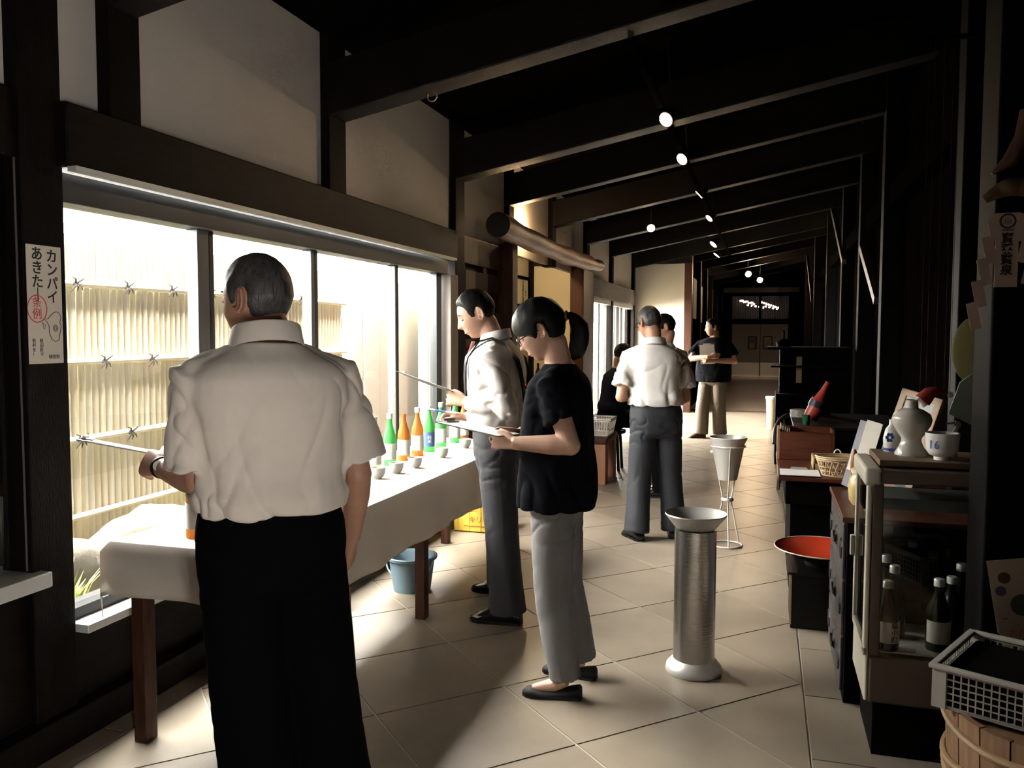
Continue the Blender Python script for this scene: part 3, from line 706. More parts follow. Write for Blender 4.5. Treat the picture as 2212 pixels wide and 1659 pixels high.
GRIP = ((.7, .9, .6), (.8, .9, .6), (.8, 1.0, .6), (.8, 1.0, .7))
SOFT = ((.25, .35, .25), (.3, .4, .3), (.35, .45, .3), (.4, .5, .3))
def loc_dir(P, d): return P.Wi.to_3x3() @ Vector(d)
def arm(P, el, wr, fd, nd, curl=GRIP, thumb=(.7, .5)): return (P.L(el), P.L(wr), loc_dir(P, fd), loc_dir(P, nd), curl, thumb)
def leg_pair(P, fl, fr, kl=.03, kr=.03):
    """fl/fr: (world x, world y, world heading of the foot) of the ankles"""
    out = {}
    for sd, f, kf in ((-1, fl, kl), (1, fr, kr)):
        an = P.L((f[0], f[1], 0)); an.z = .085*P.s; d = loc_dir(P, (-math.sin(f[2]), math.cos(f[2]), 0))
        hip = Vector((P.pel[0]+sd*.088*P.wide, P.pel[1], .87))*P.s
        kn = hip.lerp(an, .52)+Vector((0, kf, 0)); out[sd] = (hip, kn, an, d)
    return out
# ---- the man in front: cream short-sleeved shirt, black trousers, back to us
P = Person('man in cream short-sleeved shirt and black trousers seen from behind', (-1.22, 2.00), R(46), 1.72, pelvis=(-.055, .045), lean=(-.01, -.005), wide=1.02, deep=1.12)
hd = P.L((-1.355, 2.035, 1.570))
P.make_body(headM(P.s, hd, R(36), R(4), 0, 1.02),
    {-1: arm(P, (-1.425, 1.865, 1.085), (-1.650, 1.985, 1.095), (-1, .45, .05), (.45, -.85, .25), ((.5, .7, .5), (.55, .8, .5), (.6, .8, .5), (.7, .9, .5)), (.5, .3)),
     1: arm(P, (-1.118, 2.165, 1.075), (-1.185, 2.25, .86), (-.25, .35, -.9), (.8, .1, .1), SOFT)},
    leg_pair(P, (-1.28, 1.935, R(60)), (-1.135, 2.075, R(30))))
P.shirt(shirt_w, sleeve=.87, g=.028, hem=.985, blouse=.022, voxel=.006, wr=.011, slv_g=.016)
P.collar(shirt_w, r=.072, hgt=.048, lift=.008)
P.trousers(tr_k, g=.022, knee_r=.106, hem_r=.112, thigh=.108)
P.belt(leather)
P.hair(hair_g, MALE_LINE[:8]+[(112, -.050), (140, -.082), (180, -.088)], thick=.008, rough=.002)
P.face()
for sd in (-1, 1): P.shoe(sd, leather)
wv = P.L((-1.640, 1.980, 1.095)); wdir = loc_dir(P, (-.88, .47, .04)).normalized(); w2_ = wdir.orthogonal().normalized(); w3_ = wdir.cross(w2_)
wb_ = MB(); wb_.tube([wv+(w2_*math.cos(t)+w3_*math.sin(t))*.029 for t in np.linspace(0, 2*PI, 24, endpoint=False)], .010, 8, flat=.35, upv=w2_, closed=True)
wo = wb_.build('watch_strap', black, P.o, smooth=True, local=True)
nface = loc_dir(P, (.45, -.85, .25)).normalized()
MB().tube([wv+nface*.030, wv+nface*.044], .015, 18).build('watch_case', steel_s, wo, local=True)
sw = MB(); 
man1 = P
# ---- the man with braces
P = Person('man in white long-sleeved shirt with black braces reading a clipboard', (-1.33, 4.20), R(97), 1.72, pelvis=(-.10, -.01), lean=(.01, .03), wide=.97, deep=.98)
P.make_body(headM(P.s, P.L((-1.430, 4.10, 1.578)), R(14), R(24), 0, 1.0),
    {-1: arm(P, (-1.205, 3.925, 1.105), (-1.435, 3.945, 1.135), (-1, .12, .22), (.1, -.95, .35), ((.5, .8, .5), (.6, .8, .5), (.65, .9, .5), (.7, .9, .5)), (.35, .2)),
     1: arm(P, (-1.30, 4.31, 1.08), (-1.505, 4.135, 1.035), (-1, -.12, .25), (.3, .2, .9), ((.6, .7, .4), (.8, .9, .5), (.9, 1.0, .6), (1.0, 1.1, .6)), (.45, .5))},
    leg_pair(P, (-1.235, 4.02, R(92)), (-1.40, 4.47, R(80)), .0, .02), skin_m=skin_f)
P.shirt(shirt_w2, long=True, g=.022, hem=.985, blouse=.018, wr=.010, voxel=.007)
P.collar(shirt_w2, r=.064, hgt=.042)
P.trousers(tr_s, g=.014, knee_r=.085, hem_r=.092)
P.belt(black)
P.hair(hair_b, [(0, .060), (25, .064), (45, .054), (58, .040), (68, -.016), (80, -.022), (88, .018)]+MALE_LINE[7:], thick=lambda a, z: .005+.007*sm(0, .09, z), rough=.002)
P.face()
for sd in (-1, 1): P.shoe(sd, leather)
def strap(P, pts, m, name, w=.014):
    b = MB(); b.tube(catmull(pts, 5), .0045, 8); 
    return b
def band(P, name, pts, m, w=.016, th=.003, g=.0):
    """a flat strap lying on the clothes: points on the torso surface, given with outward normals"""
    b = MB(); rings = []; n = len(pts)
    ps = [Vector(p) for p, _ in pts]; ns = [Vector(q).normalized() for _, q in pts]
    for i in range(n):
        t = (ps[min(i+1, n-1)]-ps[max(i-1, 0)]).normalized(); s_ = t.cross(ns[i]).normalized()
        c = ps[i]+ns[i]*g; rings.append([c-s_*w-ns[i]*th, c+s_*w-ns[i]*th, c+s_*w+ns[i]*th, c-s_*w+ns[i]*th])
    return b.loft(rings).build(name, m, P.o, smooth=True, local=True)
def torso_pt(P, z, a, g):
    hw, hd, yo = [float(np.interp(z, [r[0] for r in TORSO], [r[i] for r in TORSO])) for i in (1, 2, 3)]
    o = P.off(z); c, s_ = sup(a, .82); 
    return Vector((o.x+c*(hw*P.wide+g), o.y+yo+s_*(hd*P.deep+g), z))*P.s, Vector((math.cos(a), math.sin(a), 0))
for sd in (-1, 1):
    pts = []
    for z, a in ((1.0, 62), (1.06, 62), (1.12, 60), (1.18, 59), (1.24, 57), (1.30, 56), (1.345, 54)):
        p, n = torso_pt(P, z, R(a if sd > 0 else 180-a), .030); pts.append((p, n))
    for x, y, z, ny, nz in ((.105, .05, 1.415, .5, 1), (.10, -.01, 1.432, 0, 1), (.092, -.07, 1.405, -.7, .8)):
        o = P.off(1.4); pts.append((Vector((o.x+sd*x, o.y+y, z))*P.s, Vector((0, ny, nz))))
    for z, a in ((1.33, -58), (1.27, -64), (1.20, -74), (1.13, -84), (1.05, -90), (1.0, -90)):
        p, n = torso_pt(P, z, R(a if sd > 0 else -180-a), .032); pts.append((p, n))
    band(P, 'brace_strap', pts, black, w=.013, th=.004, g=.006)
tp = []
for z in (1.42, 1.38, 1.32, 1.25, 1.17, 1.09, 1.03):
    p, n = torso_pt(P, z, R(90), .030); tp.append((p+Vector((0, .012 if z < 1.4 else .02, 0)), n))
band(P, 'necktie', tp, mat('pink_necktie', (.62, .30, .32), .6), w=.028, th=.004)
man2 = P
# ---- the woman
P = Person('woman in black T-shirt and grey trousers with glasses and a ponytail', (-.775, 3.28), R(90), 1.61, pelvis=(-.01, .02), lean=(.0, .005), wide=.86, deep=.95)
P.make_body(headM(P.s, P.L((-.858, 3.25, 1.487)), R(4), R(26), 0, 1.0),
    {-1: arm(P, (-.70, 3.085, 1.055), (-.925, 3.085, 1.055), (-1, .25, .12), (-.1, -.85, .3), ((.5, .8, .5), (.6, .8, .5), (.65, .9, .5), (.7, .9, .5)), (.35, .2)),
     1: arm(P, (-.79, 3.40, 1.04), (-.965, 3.29, 1.07), (-1, -.35, .1), (.2, .5, .8), ((.5, .7, .4), (.6, .8, .5), (.7, .9, .5), (.8, .9, .5)), (.4, .4))},
    leg_pair(P, (-.755, 3.25, R(96)), (-.735, 3.47, R(84)), .03, .03), fem=True, skin_m=skin_f, voxel=.0045)
P.shirt(shirt_k, sleeve=.62, g=.02, hem=.825, loose=.035, wr=.009, voxel=.007, slv_g=.014)
P.trousers(tr_g, g=.014, knee_r=.080, hem_r=.068, crop=.03, wr=.007)
FEM_LINE = [(0, .016), (20, .012), (40, .006), (55, .000), (66, -.012), (76, -.030), (84, -.02), (92, .022), (104, .018), (114, -.045), (140, -.066), (180, -.072)]
P.hair(hair_b, FEM_LINE, thick=lambda a, z: .016+.014*sm(-.02, .09, z), fem=True, rough=.003)
Mh = P.head_M
pt_ = MB(); p0_ = Mh @ Vector((0, -.100, .020)); pth = catmull([p0_+Vector(p) for p in ((0, .01, -.004), (0, -.022, .004), (.002, -.05, -.004), (0, -.074, -.040), (-.004, -.078, -.090), (0, -.066, -.140), (.004, -.05, -.170))], 5)
pt_.tube(pth, lerp_list([.014, .012, .022, .034, .038, .032, .008], len(pth)), 14)
pt_.v = [tuple(Vector(p)+Vector((noise.noise(Vector(p)*40), noise.noise(Vector(p)*40+Vector((9, 0, 0))), 0))*.006) for p in pt_.v]
pt_.build('ponytail', hair_b, P.o, smooth=True, local=True)
hb_ = MB(); hb_.tube([p0_+Vector((math.cos(t)*.015, -.022, .004+math.sin(t)*.015)) for t in np.linspace(0, 2*PI, 16, endpoint=False)], .006, 8, closed=True); hb_.build('hair_tie', mat('brown_tie', (.2, .12, .08), .5), P.o, smooth=True, local=True)
P.face(True)
gl = MB(); gm = mat('dark_glasses_frame', (.015, .015, .03), .3)
for sd in (-1, 1):
    c = Vector((sd*.032, .106, -.004)); gl.tube([Mh @ (c+Vector((math.cos(t)*.024, -abs(math.cos(t))*.004, math.sin(t)*.016))) for t in np.linspace(0, 2*PI, 22, endpoint=False)], .0022, 6, closed=True)
    gl.tube([Mh @ Vector(p) for p in ((sd*.055, .101, .004), (sd*.078, .06, .004), (sd*.081, 0, .003), (sd*.079, -.02, -.008))], .0026, 6)
gl.tube([Mh @ Vector(p) for p in ((-.009, .107, .0), (0, .110, .003), (.009, .107, .0))], .002, 6)
go = gl.build('glasses', gm, P.o, smooth=True, local=True)
for sd in (-1, 1):
    le = MB(); le.sphere(Mh @ Vector((sd*.032, .105, -.004)), .023, .0012, .0155, 16, 8, M=Mh.to_3x3().to_4x4()); le.build('lens', clear, go, local=True)
for sd in (-1, 1): P.shoe(sd, mat('black_suede', (.006, .006, .007), .7), low=True)
woman = P
# ---- the man in the white shirt further down, back to us
P = Person('man in bright white short-sleeved shirt and navy trousers with back turned', (-.74, 6.02), R(18), 1.665, pelvis=(0, 0), lean=(-.02, .02), wide=1.02, deep=1.05)
P.make_body(headM(P.s, P.L((-.80, 6.05, 1.555)), R(26), R(20), 0, 1.0),
    {-1: arm(P, (-.975, 5.90, 1.03), (-.93, 6.13, 1.03), (.4, 1, .1), (-.8, .2, .3)),
     1: arm(P, (-.545, 6.12, 1.02), (-.62, 6.32, .98), (-.3, 1, .1), (.8, .2, .3))},
    leg_pair(P, (-.86, 5.96, R(35)), (-.615, 6.12, R(5))), voxel=.007)
P.shirt(shirt_w2, sleeve=.78, g=.026, hem=.985, blouse=.02, wr=.012, voxel=.008, slv_g=.016)
P.collar(shirt_w2, r=.068, hgt=.045)
P.trousers(tr_n, g=.016, knee_r=.088, hem_r=.092, wr=.007)
P.belt(leather_b)
P.hair(hair_g, thick=.009, rough=.003); P.face()
gz = MB(); gz.tube([P.head_M @ Vector(p) for p in ((-.079, -.02, .004), (-.080, .05, .006), (-.055, .100, .002), (0, .108, .004), (.055, .10, .002), (.08, .05, .006), (.079, -.02, .004))], .0025, 6); gz.build('glasses', gm, P.o, local=True)
for sd in (-1, 1): P.shoe(sd, leather)
# ---- the person hidden behind him
P = Person('dark-haired person almost hidden behind the man in bright white shirt', (-.885, 7.66), R(95), 1.66, wide=.95)
P.make_body(headM(P.s, P.L((-.875, 7.66, 1.535)), R(0), R(15), 0, .98),
    {-1: arm(P, (-.83, 7.42, 1.05), (-1.05, 7.5, 1.05), (-1, .3, 0), (0, -.8, .3)), 1: arm(P, (-.82, 7.90, 1.05), (-1.05, 7.8, 1.05), (-1, -.3, 0), (0, .8, .3))},
    leg_pair(P, (-.88, 7.56, R(90)), (-.88, 7.78, R(90))), voxel=.008)
P.shirt(shirt_w2, sleeve=.75, voxel=.009); P.trousers(tr_k, voxel=.009); P.hair(hair_b, thick=.012); P.face()
for sd in (-1, 1): P.shoe(sd, leather)
# ---- the seated man in dark blue
P = Person('man in dark navy shirt seated by the bench near the far window', (-1.60, 9.0, -.33), R(-55), 1.70, lean=(0, .10), wide=1.0)
q = P.s
P.make_body(headM(P.s, Vector((0, .14, 1.575)), R(0), R(20), 0, 1.0),
    {-1: (Vector((-.27, .17, 1.13)), Vector((-.12, .38, 1.09)), Vector((.4, 1, 0)), Vector((-.3, .2, .9)), SOFT, (.6, .4)), 1: (Vector((.28, .10, 1.10)), Vector((.22, .34, 1.05)), Vector((-.2, 1, 0)), Vector((.3, .2, .9)), SOFT, (.6, .4))},
    {sd: (Vector((sd*.09, .02, .88)), Vector((sd*.14, .42, .87)), Vector((sd*.14, .44, .42)), Vector((0, 1, 0))) for sd in (-1, 1)}, voxel=.008, seated=True)
P.shirt(shirt_n, sleeve=.72, voxel=.009); P.trousers(tr_k, hem=.06, voxel=.009); P.hair(hair_b, thick=.012); P.face()
for sd in (-1, 1): P.shoe(sd, leather)
# ---- the man with folded arms
P = Person('man in black T-shirt and khaki trousers standing with arms folded', (-.70, 12.2), R(158), 1.69, wide=1.12, deep=1.2)
P.make_body(headM(P.s, P.L((-.72, 12.17, 1.565)), R(-48), R(6), 0, 1.02),
    {-1: arm(P, (-.40, 12.06, 1.10), (-.70, 11.93, 1.10), (-1, -.05, .1), (.1, -.8, .3), SOFT), 1: arm(P, (-1.02, 12.12, 1.12), (-.74, 11.90, 1.16), (1, -.1, .15), (.1, -.8, .3), SOFT)},
    leg_pair(P, (-.60, 12.2, R(165)), (-.86, 12.14, R(125))), voxel=.008)
P.shirt(shirt_k, sleeve=.75, g=.02, hem=.80, loose=.03, voxel=.009, slv_g=.02); P.trousers(tr_o, knee_r=.10, hem_r=.10, voxel=.009); P.hair(hair_b, thick=.012); P.face()
for sd in (-1, 1): P.shoe(sd, leather_b)
# ================================================================= tables by the window
ZT = .735
t = thing('trestle_table', 'long brown wooden table under the white cloth by the window', 'table', (-1.925, 3.96, 0))
box('table_top', -2.20, -1.65, 2.40, 5.52, ZT-.035, ZT-.004, wood_red, t, bevel=.004)
for y in (2.46, 5.40): box('apron', -2.16, -1.69, y, y+.025, ZT-.11, ZT-.035, wood_red, t)
for x in (-2.155, -1.705):
    for y in (2.43, 3.93, 5.42): MB().bx(x-.004, x+.05, y, y+.06, 0, ZT-.035).build('leg', wood_red, t, bevel=.004)
def cloth_grid(nu, nv, f):
    b = MB(); b.v = [f(i/(nu-1), j/(nv-1)) for i in range(nu) for j in range(nv)]
    b.f = [(i*nv+j, (i+1)*nv+j, (i+1)*nv+j+1, i*nv+j+1) for i in range(nu-1) for j in range(nv-1)]; return b
def cl(u, v):
    # u: window side -> aisle side (drops included), v: near end -> far end (drops included)
    a = -.12+u*(.59+.12+.285); b = -.185+v*(3.12+.185+.15)
    x = min(max(a, 0), .59); y = min(max(b, 0), 3.12); dz = 0; ox = oy = 0
    if a > .59: d = a-.59; dz += d; ox = .012+.03*d+.012*math.sin(b*9)*d/.28+.006*math.sin(b*23)*d/.28
    if a < 0: dz += -a; ox = -.008
    if b < 0: d = -b; dz += d; oy = -.010-.03*d-.010*math.sin(a*17)*d/.18
    if b > 3.12: dz += b-3.12; oy = .01
    if a < 0 and b < 0: dz = max(-a, -b)+.09*min(1, min(-a, -b)/.06); ox = -.03
    if a > .59 and b < 0: dz = max(a-.59, -b)+.03; oy *= .6
    return (-2.215+x+ox, 2.395+y+oy, ZT+.003-dz+.0012*math.sin(a*31)*math.sin(b*13))
tc = cloth_grid(64, 150, cl).build('tablecloth', cloth_w, smooth=True)
sl_ = tc.modifiers.new('solid', 'SOLIDIFY'); sl_.thickness = .0015; sl_.offset = 1
tag(tc, 'long white paper tablecloth hanging over both tables by the window', 'tablecloth')
# ---- bottles
gm_ = translucent('green_bottle_glass', (.22, .62, .26), .08, .68); am_ = translucent('amber_bottle_glass', (.62, .33, .09), .08, .66); lg_ = translucent('pale_green_glass', (.60, .82, .50), .08, .7)
def bottle(y, m, label, x=-2.0, lab=paper, h=.29, cap=paper, r=.036, txt=None, z=ZT+.004, grp='sake bottles on the white cloth'):
    k_ = h/.29
    t = thing('sake_bottle', label, 'bottle', (x, y, z), 0, grp)
    MB().lathe([(0, 0), (r*.94, 0), (r, .006), (r, .15*k_), (r*.93, .17*k_), (r*.62, .205*k_), (r*.40, .235*k_), (r*.36, .262*k_), (r*.40, .265*k_), (r*.40, .275*k_), (0, .276*k_)], (x, y, z), 24).build('glass_body', m, t, smooth=True)
    if cap: MB().lathe([(0, .262*k_), (r*.45, .262*k_), (r*.46, .288*k_), (r*.40, .292*k_), (0, .292*k_)], (x, y, z), 18).build('cap', cap, t, smooth=True)
    if lab:
        q = MB(); rings = []
        for rr in (r+.0004, r+.0012):
            pass
        vv = []; n = 14
        for rr in (r+.0004, r+.0012):
            for zz in (.035*k_, .125*k_):
                for k in range(n): a = R(-160)+R(200)*k/(n-1); vv.append((x+rr*math.cos(a), y+rr*math.sin(a), z+zz))
        ff = []
        for k in range(n-1): ff += [(k, k+1, n+k+1, n+k), (2*n+k, 3*n+k, 3*n+k+1, 2*n+k+1), (k, 2*n+k, 2*n+k+1, k+1), (n+k, n+k+1, 3*n+k+1, 3*n+k)]
        q.add(vv, ff).build('paper_label', lab, t, smooth=True)
        if txt:
            text(txt, .026, frame_M((x+(r+.0018)*math.cos(R(-62)), y+(r+.0018)*math.sin(R(-62)), z+.08*k_), (math.cos(R(28)), math.sin(R(28)), 0), (0, 0, 1)), paper if lab != paper else ink, 'label_lettering', t, vertical=True)
    return t
bl = mat('navy_label', (.06, .12, .28), .7)
bottle(4.07, lg_, 'pale green sake bottle nearest the cream-shirted man, first of the row')
bottle(4.26, gm_, 'green sake bottle with white cap, left of the amber pair')
bottle(4.45, am_, 'uncapped amber sake bottle between green bottle and capped amber bottle', cap=None, h=.285)
bottle(4.65, am_, 'amber sake bottle with white cap beside the navy-labelled one')
bottle(4.83, gm_, 'green sake bottle with navy blue label', lab=bl, txt='純米')
bottle(5.03, gm_, 'green sake bottle behind the pen hand of the man with braces')
bottle(5.29, gm_, 'tall green sake bottle behind the braced man, near the row end', h=.30)
bottle(5.46, am_, 'last amber sake bottle at the far end of the table', h=.27)
bottle(2.54, am_, 'lone amber bottle standing at the near table end', x=-1.955, h=.30, r=.04)
cup_m = mat('white_porcelain', (.82, .81, .78), .2)
cp = None
for n, (x, y, lab) in enumerate(((-1.89, 3.50, 'white tasting cup nearest the cream-shirted man on the table'), (-1.885, 3.66, 'second white tasting cup along the table edge'), (-1.87, 3.84, 'third white tasting cup along the table edge'), (-1.85, 4.02, 'fourth white tasting cup along the table edge'), (-1.83, 4.22, 'fifth white tasting cup below the amber bottles'), (-1.83, 4.62, 'white tasting cup in front of the navy-labelled bottle'), (-1.84, 5.05, 'white tasting cup near the clipboard of the woman'))):
    if cp is None:
        cp = MB().lathe([(0, .0), (.022, 0), (.022, .006), (.03, .012), (.037, .03), (.04, .058), (.0375, .058), (.034, .03), (.026, .014), (0, .012)], (0, 0, 0), 24).build('tasting_cup', cup_m, None, smooth=True, local=True); o = cp
    else: o = cp.copy(); COL.objects.link(o)
    o.matrix_world = Matrix.Translation((x, y, ZT+.005)); WM[o.name] = o.matrix_world.copy(); tag(o, lab, 'cup', 'white tasting cups')
# ---- bucket
bk = thing('bucket', 'grey-blue plastic bucket with bail handle under the table', 'bucket', (-1.93, 4.40, 0))
pl_b = mat('grey_blue_plastic', (.20, .30, .36), .45)
MB().lathe([(0, 0), (.105, 0), (.108, .01), (.130, .175), (.146, .185), (.148, .20), (.138, .202), (.128, .185), (.104, .014), (0, .012)], (-1.93, 4.40, 0), 36).build('bucket_body', pl_b, bk, smooth=True)
MB().tube([(-1.93-.146*math.cos(t)*1.0-.03*math.sin(t), 4.40-.148*math.cos(t)*0-.03, .185-.13*math.sin(t)) for t in np.linspace(0, PI, 12)], .005, 8).build('bail_handle', mat('pale_plastic', (.55, .60, .62), .4), bk, smooth=True)
b = MB(); vv = []
for z, r_ in ((.07, .1175), (.135, .1262)):
    for k in range(5): a = R(-52+8*k); vv.append((-1.93+r_*math.cos(a), 4.40+r_*math.sin(a), z))
b.add(vv, [(k, k+1, 6+k, 5+k) for k in range(4)]).build('sticker', paper, bk, fix=False)
# ---- beer crate
cr = thing('bottle_crate', 'yellow plastic bottle crate on the floor behind the braced man', 'crate', (-2.03, 5.95, 0))
ye = mat('yellow_plastic', (.78, .52, .08), .45)
x0, x1, y0, y1 = -2.2, -1.82, 5.80, 6.12
b = MB(); b.bx(x0, x1, y0, y0+.012, 0, .15).bx(x0, x1, y1-.012, y1, 0, .15).bx(x0, x0+.012, y0, y1, 0, .15).bx(x1-.012, x1, y0, y1, 0, .15).bx(x0, x1, y0, y1, 0, .012); b.build('crate_base', ye, cr, bevel=.003)
MB().bx(x0, x1, y0, y0+.012, .26, .30).bx(x0, x1, y1-.012, y1, .26, .30).bx(x0, x0+.012, y0, y1, .26, .30).bx(x1-.012, x1, y0, y1, .26, .30).build('crate_rim', ye, cr, bevel=.003)
for x in (x0, x0+.09, x0+.18, x0+.27, x1-.03): box('crate_rib', x, x+.03, y0-.004, y0+.012, .01, .29, ye, cr)
for yy in (y0, y0+.14, y1-.03): box('crate_rib', x1-.012, x1+.004, yy, yy+.03, .01, .29, ye, cr)
text('キリ', .055, frame_M((-2.03, y0-.005, .095), (1, 0, 0), (0, 0, 1)), mat('brown_print', (.30, .14, .03), .7), 'crate_lettering', cr)
box('crate_print_line', -2.12, -1.94, y0-.0045, y0-.0035, .045, .052, MATS['brown_print'], cr)

# ================================================================= things held
def clipboard(label, c, xd, yd, w=.225, h=.315, paper_m=paper, name='clipboard', bm=None, grp='clipboards'):
    """c: centre, xd: across, yd: up the board (clip at +y)"""
    M = frame_M(c, xd, yd); t = thing(name, label, 'clipboard', c, 0, grp)
    MB().bx(-w/2, w/2, -h/2, h/2, -.0015, .0015, M).build('board', bm or mat('grey_hardboard', (.10, .095, .10), .5), t, bevel=.001)
    MB().bx(-w/2+.008, w/2-.008, -h/2+.006, h/2-.022, .0017, .0030, M).build('sheet', paper_m, t)
    k_ = MB().bx(-.05, .05, h/2-.035, h/2-.004, .003, .007, M); k_.tube([M @ Vector(p) for p in ((-.045, h/2-.012, .010), (.045, h/2-.012, .010))], .005, 8); k_.build('clip', steel_s, t)
    return t
clipboard('clipboard held flat in left hand of the cream-shirted man', Vector((-1.845, 2.085, 1.128)), Vector((-.60, .78, -.10)), Vector((-.78, -.40, .20)), .21, .27)
clipboard('clipboard held up before the man with braces', Vector((-1.655, 4.02, 1.215)), (.05, .96, -.25), (-.93, .10, .27), .225, .32)
clipboard('clipboard held at waist height by the woman', Vector((-1.10, 3.165, 1.098)), (.15, .97, -.07), (-.95, .2, .14), .225, .30)
clipboard('clipboard pressed to the chest by the man with folded arms', Vector((-.775, 11.99, 1.20)), (.98, -.1, .05), (.05, -.18, .98), .215, .30)
pn = thing('ballpoint_pen', 'white and blue pen in right hand of the braced man', 'pen', (-1.58, 4.12, 1.07))
a, b_ = Vector((-1.54, 4.09, 1.06)), Vector((-1.70, 4.07, 1.082)); MB().cyl(a, b_, .005).build('barrel', paper, pn, smooth=True); MB().cyl(a.lerp(b_, .35), a.lerp(b_, .7), .0056).build('grip', mat('blue_grip', (.08, .18, .5), .5), pn); MB().cyl(b_, b_+(b_-a).normalized()*.012, .004, .001).build('tip', steel_s, pn)

# ================================================================= aisle: ash stand and funnel stand
t = thing('ash_stand', 'polished steel column spittoon stand with wide dish top', 'spittoon', (-.275, 3.68, 0))
c = (-.275, 3.68, 0)
MB().lathe([(0, 0), (.118, 0), (.122, .008), (.118, .03), (.100, .05), (.0905, .06), (.088, .06), (0, .06)], c, 48).build('foot', steel_s, t, smooth=True)
MB().lathe([(.0, .05), (.0895, .05), (.0895, .632), (0, .632)], c, 48).build('column', steel, t, smooth=True)
MB().lathe([(.060, .625), (.088, .640), (.128, .690), (.133, .697), (.131, .702), (.124, .694), (.085, .648), (.05, .634), (0, .632)], c, 48).build('dish', steel_s, t, smooth=True)
t = thing('funnel_stand', 'tall aluminium conical spittoon held in a white wire stand', 'spittoon', (-.235, 5.98, 0))
c = (-.235, 5.98, 0); wire = mat('white_wire', (.75, .73, .70), .4, .3)
MB().lathe([(0, .465), (.062, .465), (.066, .475), (.112, .72), (.120, .735), (.130, .76), (.126, .764), (.115, .742), (.106, .72), (.060, .480), (0, .478)], c, 40).build('cone', steel_s, t, smooth=True)
def ringt(r, z, th): return MB().tube([(c[0]+r*math.cos(a), c[1]+r*math.sin(a), z) for a in np.linspace(0, 2*PI, 40, endpoint=False)], th, 8, closed=True)
ringt(.115, .70, .006).build('top_ring', wire, t, smooth=True); ringt(.105, .006, .006).build('base_ring', wire, t, smooth=True); ringt(.030, .325, .014).build('waist_collar', wire, t, smooth=True)
for k_ in range(3):
    a = R(-80+120*k_); MB().tube([(c[0]+r_*math.cos(a), c[1]+r_*math.sin(a), z) for r_, z in ((.116, .70), (.034, .335), (.034, .31), (.105, .006))], .005, 8).build('wire_leg', wire, t, smooth=True)
box('tag', c[0]-.118, c[0]-.10, c[1]-.06, c[1]-.058, .655, .675, paper, t)

# ================================================================= left wall: poster, picture
po = thing('notice_poster', 'hand-lettered vertical Japanese notice on the dark post', 'poster', (-2.375, 2.315, 1.37))
box('sheet', -2.383, -2.3815, 2.24, 2.385, 1.37, 1.775, mat('cream_paper', (.72, .66, .57), .8), po)
def PM(y, z): return frame_M((-2.3808, y, z), (0, 1, 0), (0, 0, 1))
text('カンパイ', .049, PM(2.345, 1.668), ink, 'lettering', po, vertical=True, bold=.0008); text('あきた｜', .049, PM(2.283, 1.672), ink, 'lettering', po, vertical=True, bold=.0008)
text('秋田産で', .016, PM(2.292, 1.425), ink, 'small_lettering', po, vertical=True); text('乾杯を！', .016, PM(2.262, 1.425), ink, 'small_lettering', po, vertical=True); text('秋田県', .016, PM(2.345, 1.392), ink, 'small_lettering', po)
MB().tube([(-2.3805, 2.278+.040*math.cos(a), 1.558+.046*math.sin(a)) for a in np.linspace(0, 2*PI, 30, endpoint=False)], .0016, 5, closed=True).build('red_seal', ink_r, po)
text('条例', .040, PM(2.278, 1.558), ink_r, 'seal_lettering', po, vertical=True)
ol = [(2.345, 1.545), (2.332, 1.535), (2.322, 1.525), (2.307, 1.522), (2.318, 1.512), (2.325, 1.50), (2.326, 1.475), (2.335, 1.455), (2.35, 1.445), (2.366, 1.45), (2.372, 1.475), (2.378, 1.50), (2.372, 1.512), (2.378, 1.53), (2.37, 1.545), (2.358, 1.55)]
MB().tube([(-2.3805, y, z) for y, z in ol], .0011, 5, closed=True).build('map_outline', ink, po)
for r_ in (.010, .005): MB().tube([(-2.3805, 2.353+r_*math.cos(a), 1.492+r_*1.1*math.sin(a)) for a in np.linspace(0, 2*PI, 16, endpoint=False)], .0009, 5, closed=True).build('map_circle', ink, po)
MB().tube([(-2.3805, y, z) for y, z in ((2.298, 1.512), (2.312, 1.502), (2.305, 1.488))], .001, 5, closed=True).build('map_mark', ink, po)
pf = thing('framed_calligraphy', 'black-framed calligraphy hanging on the alcove wall', 'picture', (-3.19, 10.97, 1.85))
b = MB(); Mx = Matrix()
b.bx(-3.2, -3.17, 10.6, 11.34, 1.83, 1.87).bx(-3.2, -3.17, 10.6, 11.34, 2.21, 2.25).bx(-3.2, -3.17, 10.6, 10.66, 1.83, 2.25).bx(-3.2, -3.17, 11.28, 11.34, 1.83, 2.25).build('frame', wood_blk, pf)
box('mount', -3.198, -3.18, 10.66, 11.28, 1.87, 2.21, mat('ivory_mount', (.8, .74, .6), .8), pf)
text('酒百薬之長', .062, frame_M((-3.178, 11.03, 2.04), (0, 1, 0), (0, 0, 1)), ink, 'lettering', pf, vertical=True, bold=.002); text('秋田', .04, frame_M((-3.178, 11.16, 2.02), (0, 1, 0), (0, 0, 1)), ink, 'lettering', pf, vertical=True)
box('alcove_shelf', -3.1, -2.62, 8.6, 10.6, .4, .82, wood_red, al, bevel=.006)
b = thing('red_lacquer_tray', 'red lacquer tray on the alcove shelf behind the woman', 'tray', (-2.8, 9.5, .824))
MB().lathe([(0, 0), (.14, 0), (.165, .03), (.17, .045), (.16, .045), (.13, .014), (0, .014)], (-2.8, 9.5, .824), 32).build('dish', mat('red_lacquer', (.45, .03, .02), .2), b, smooth=True)
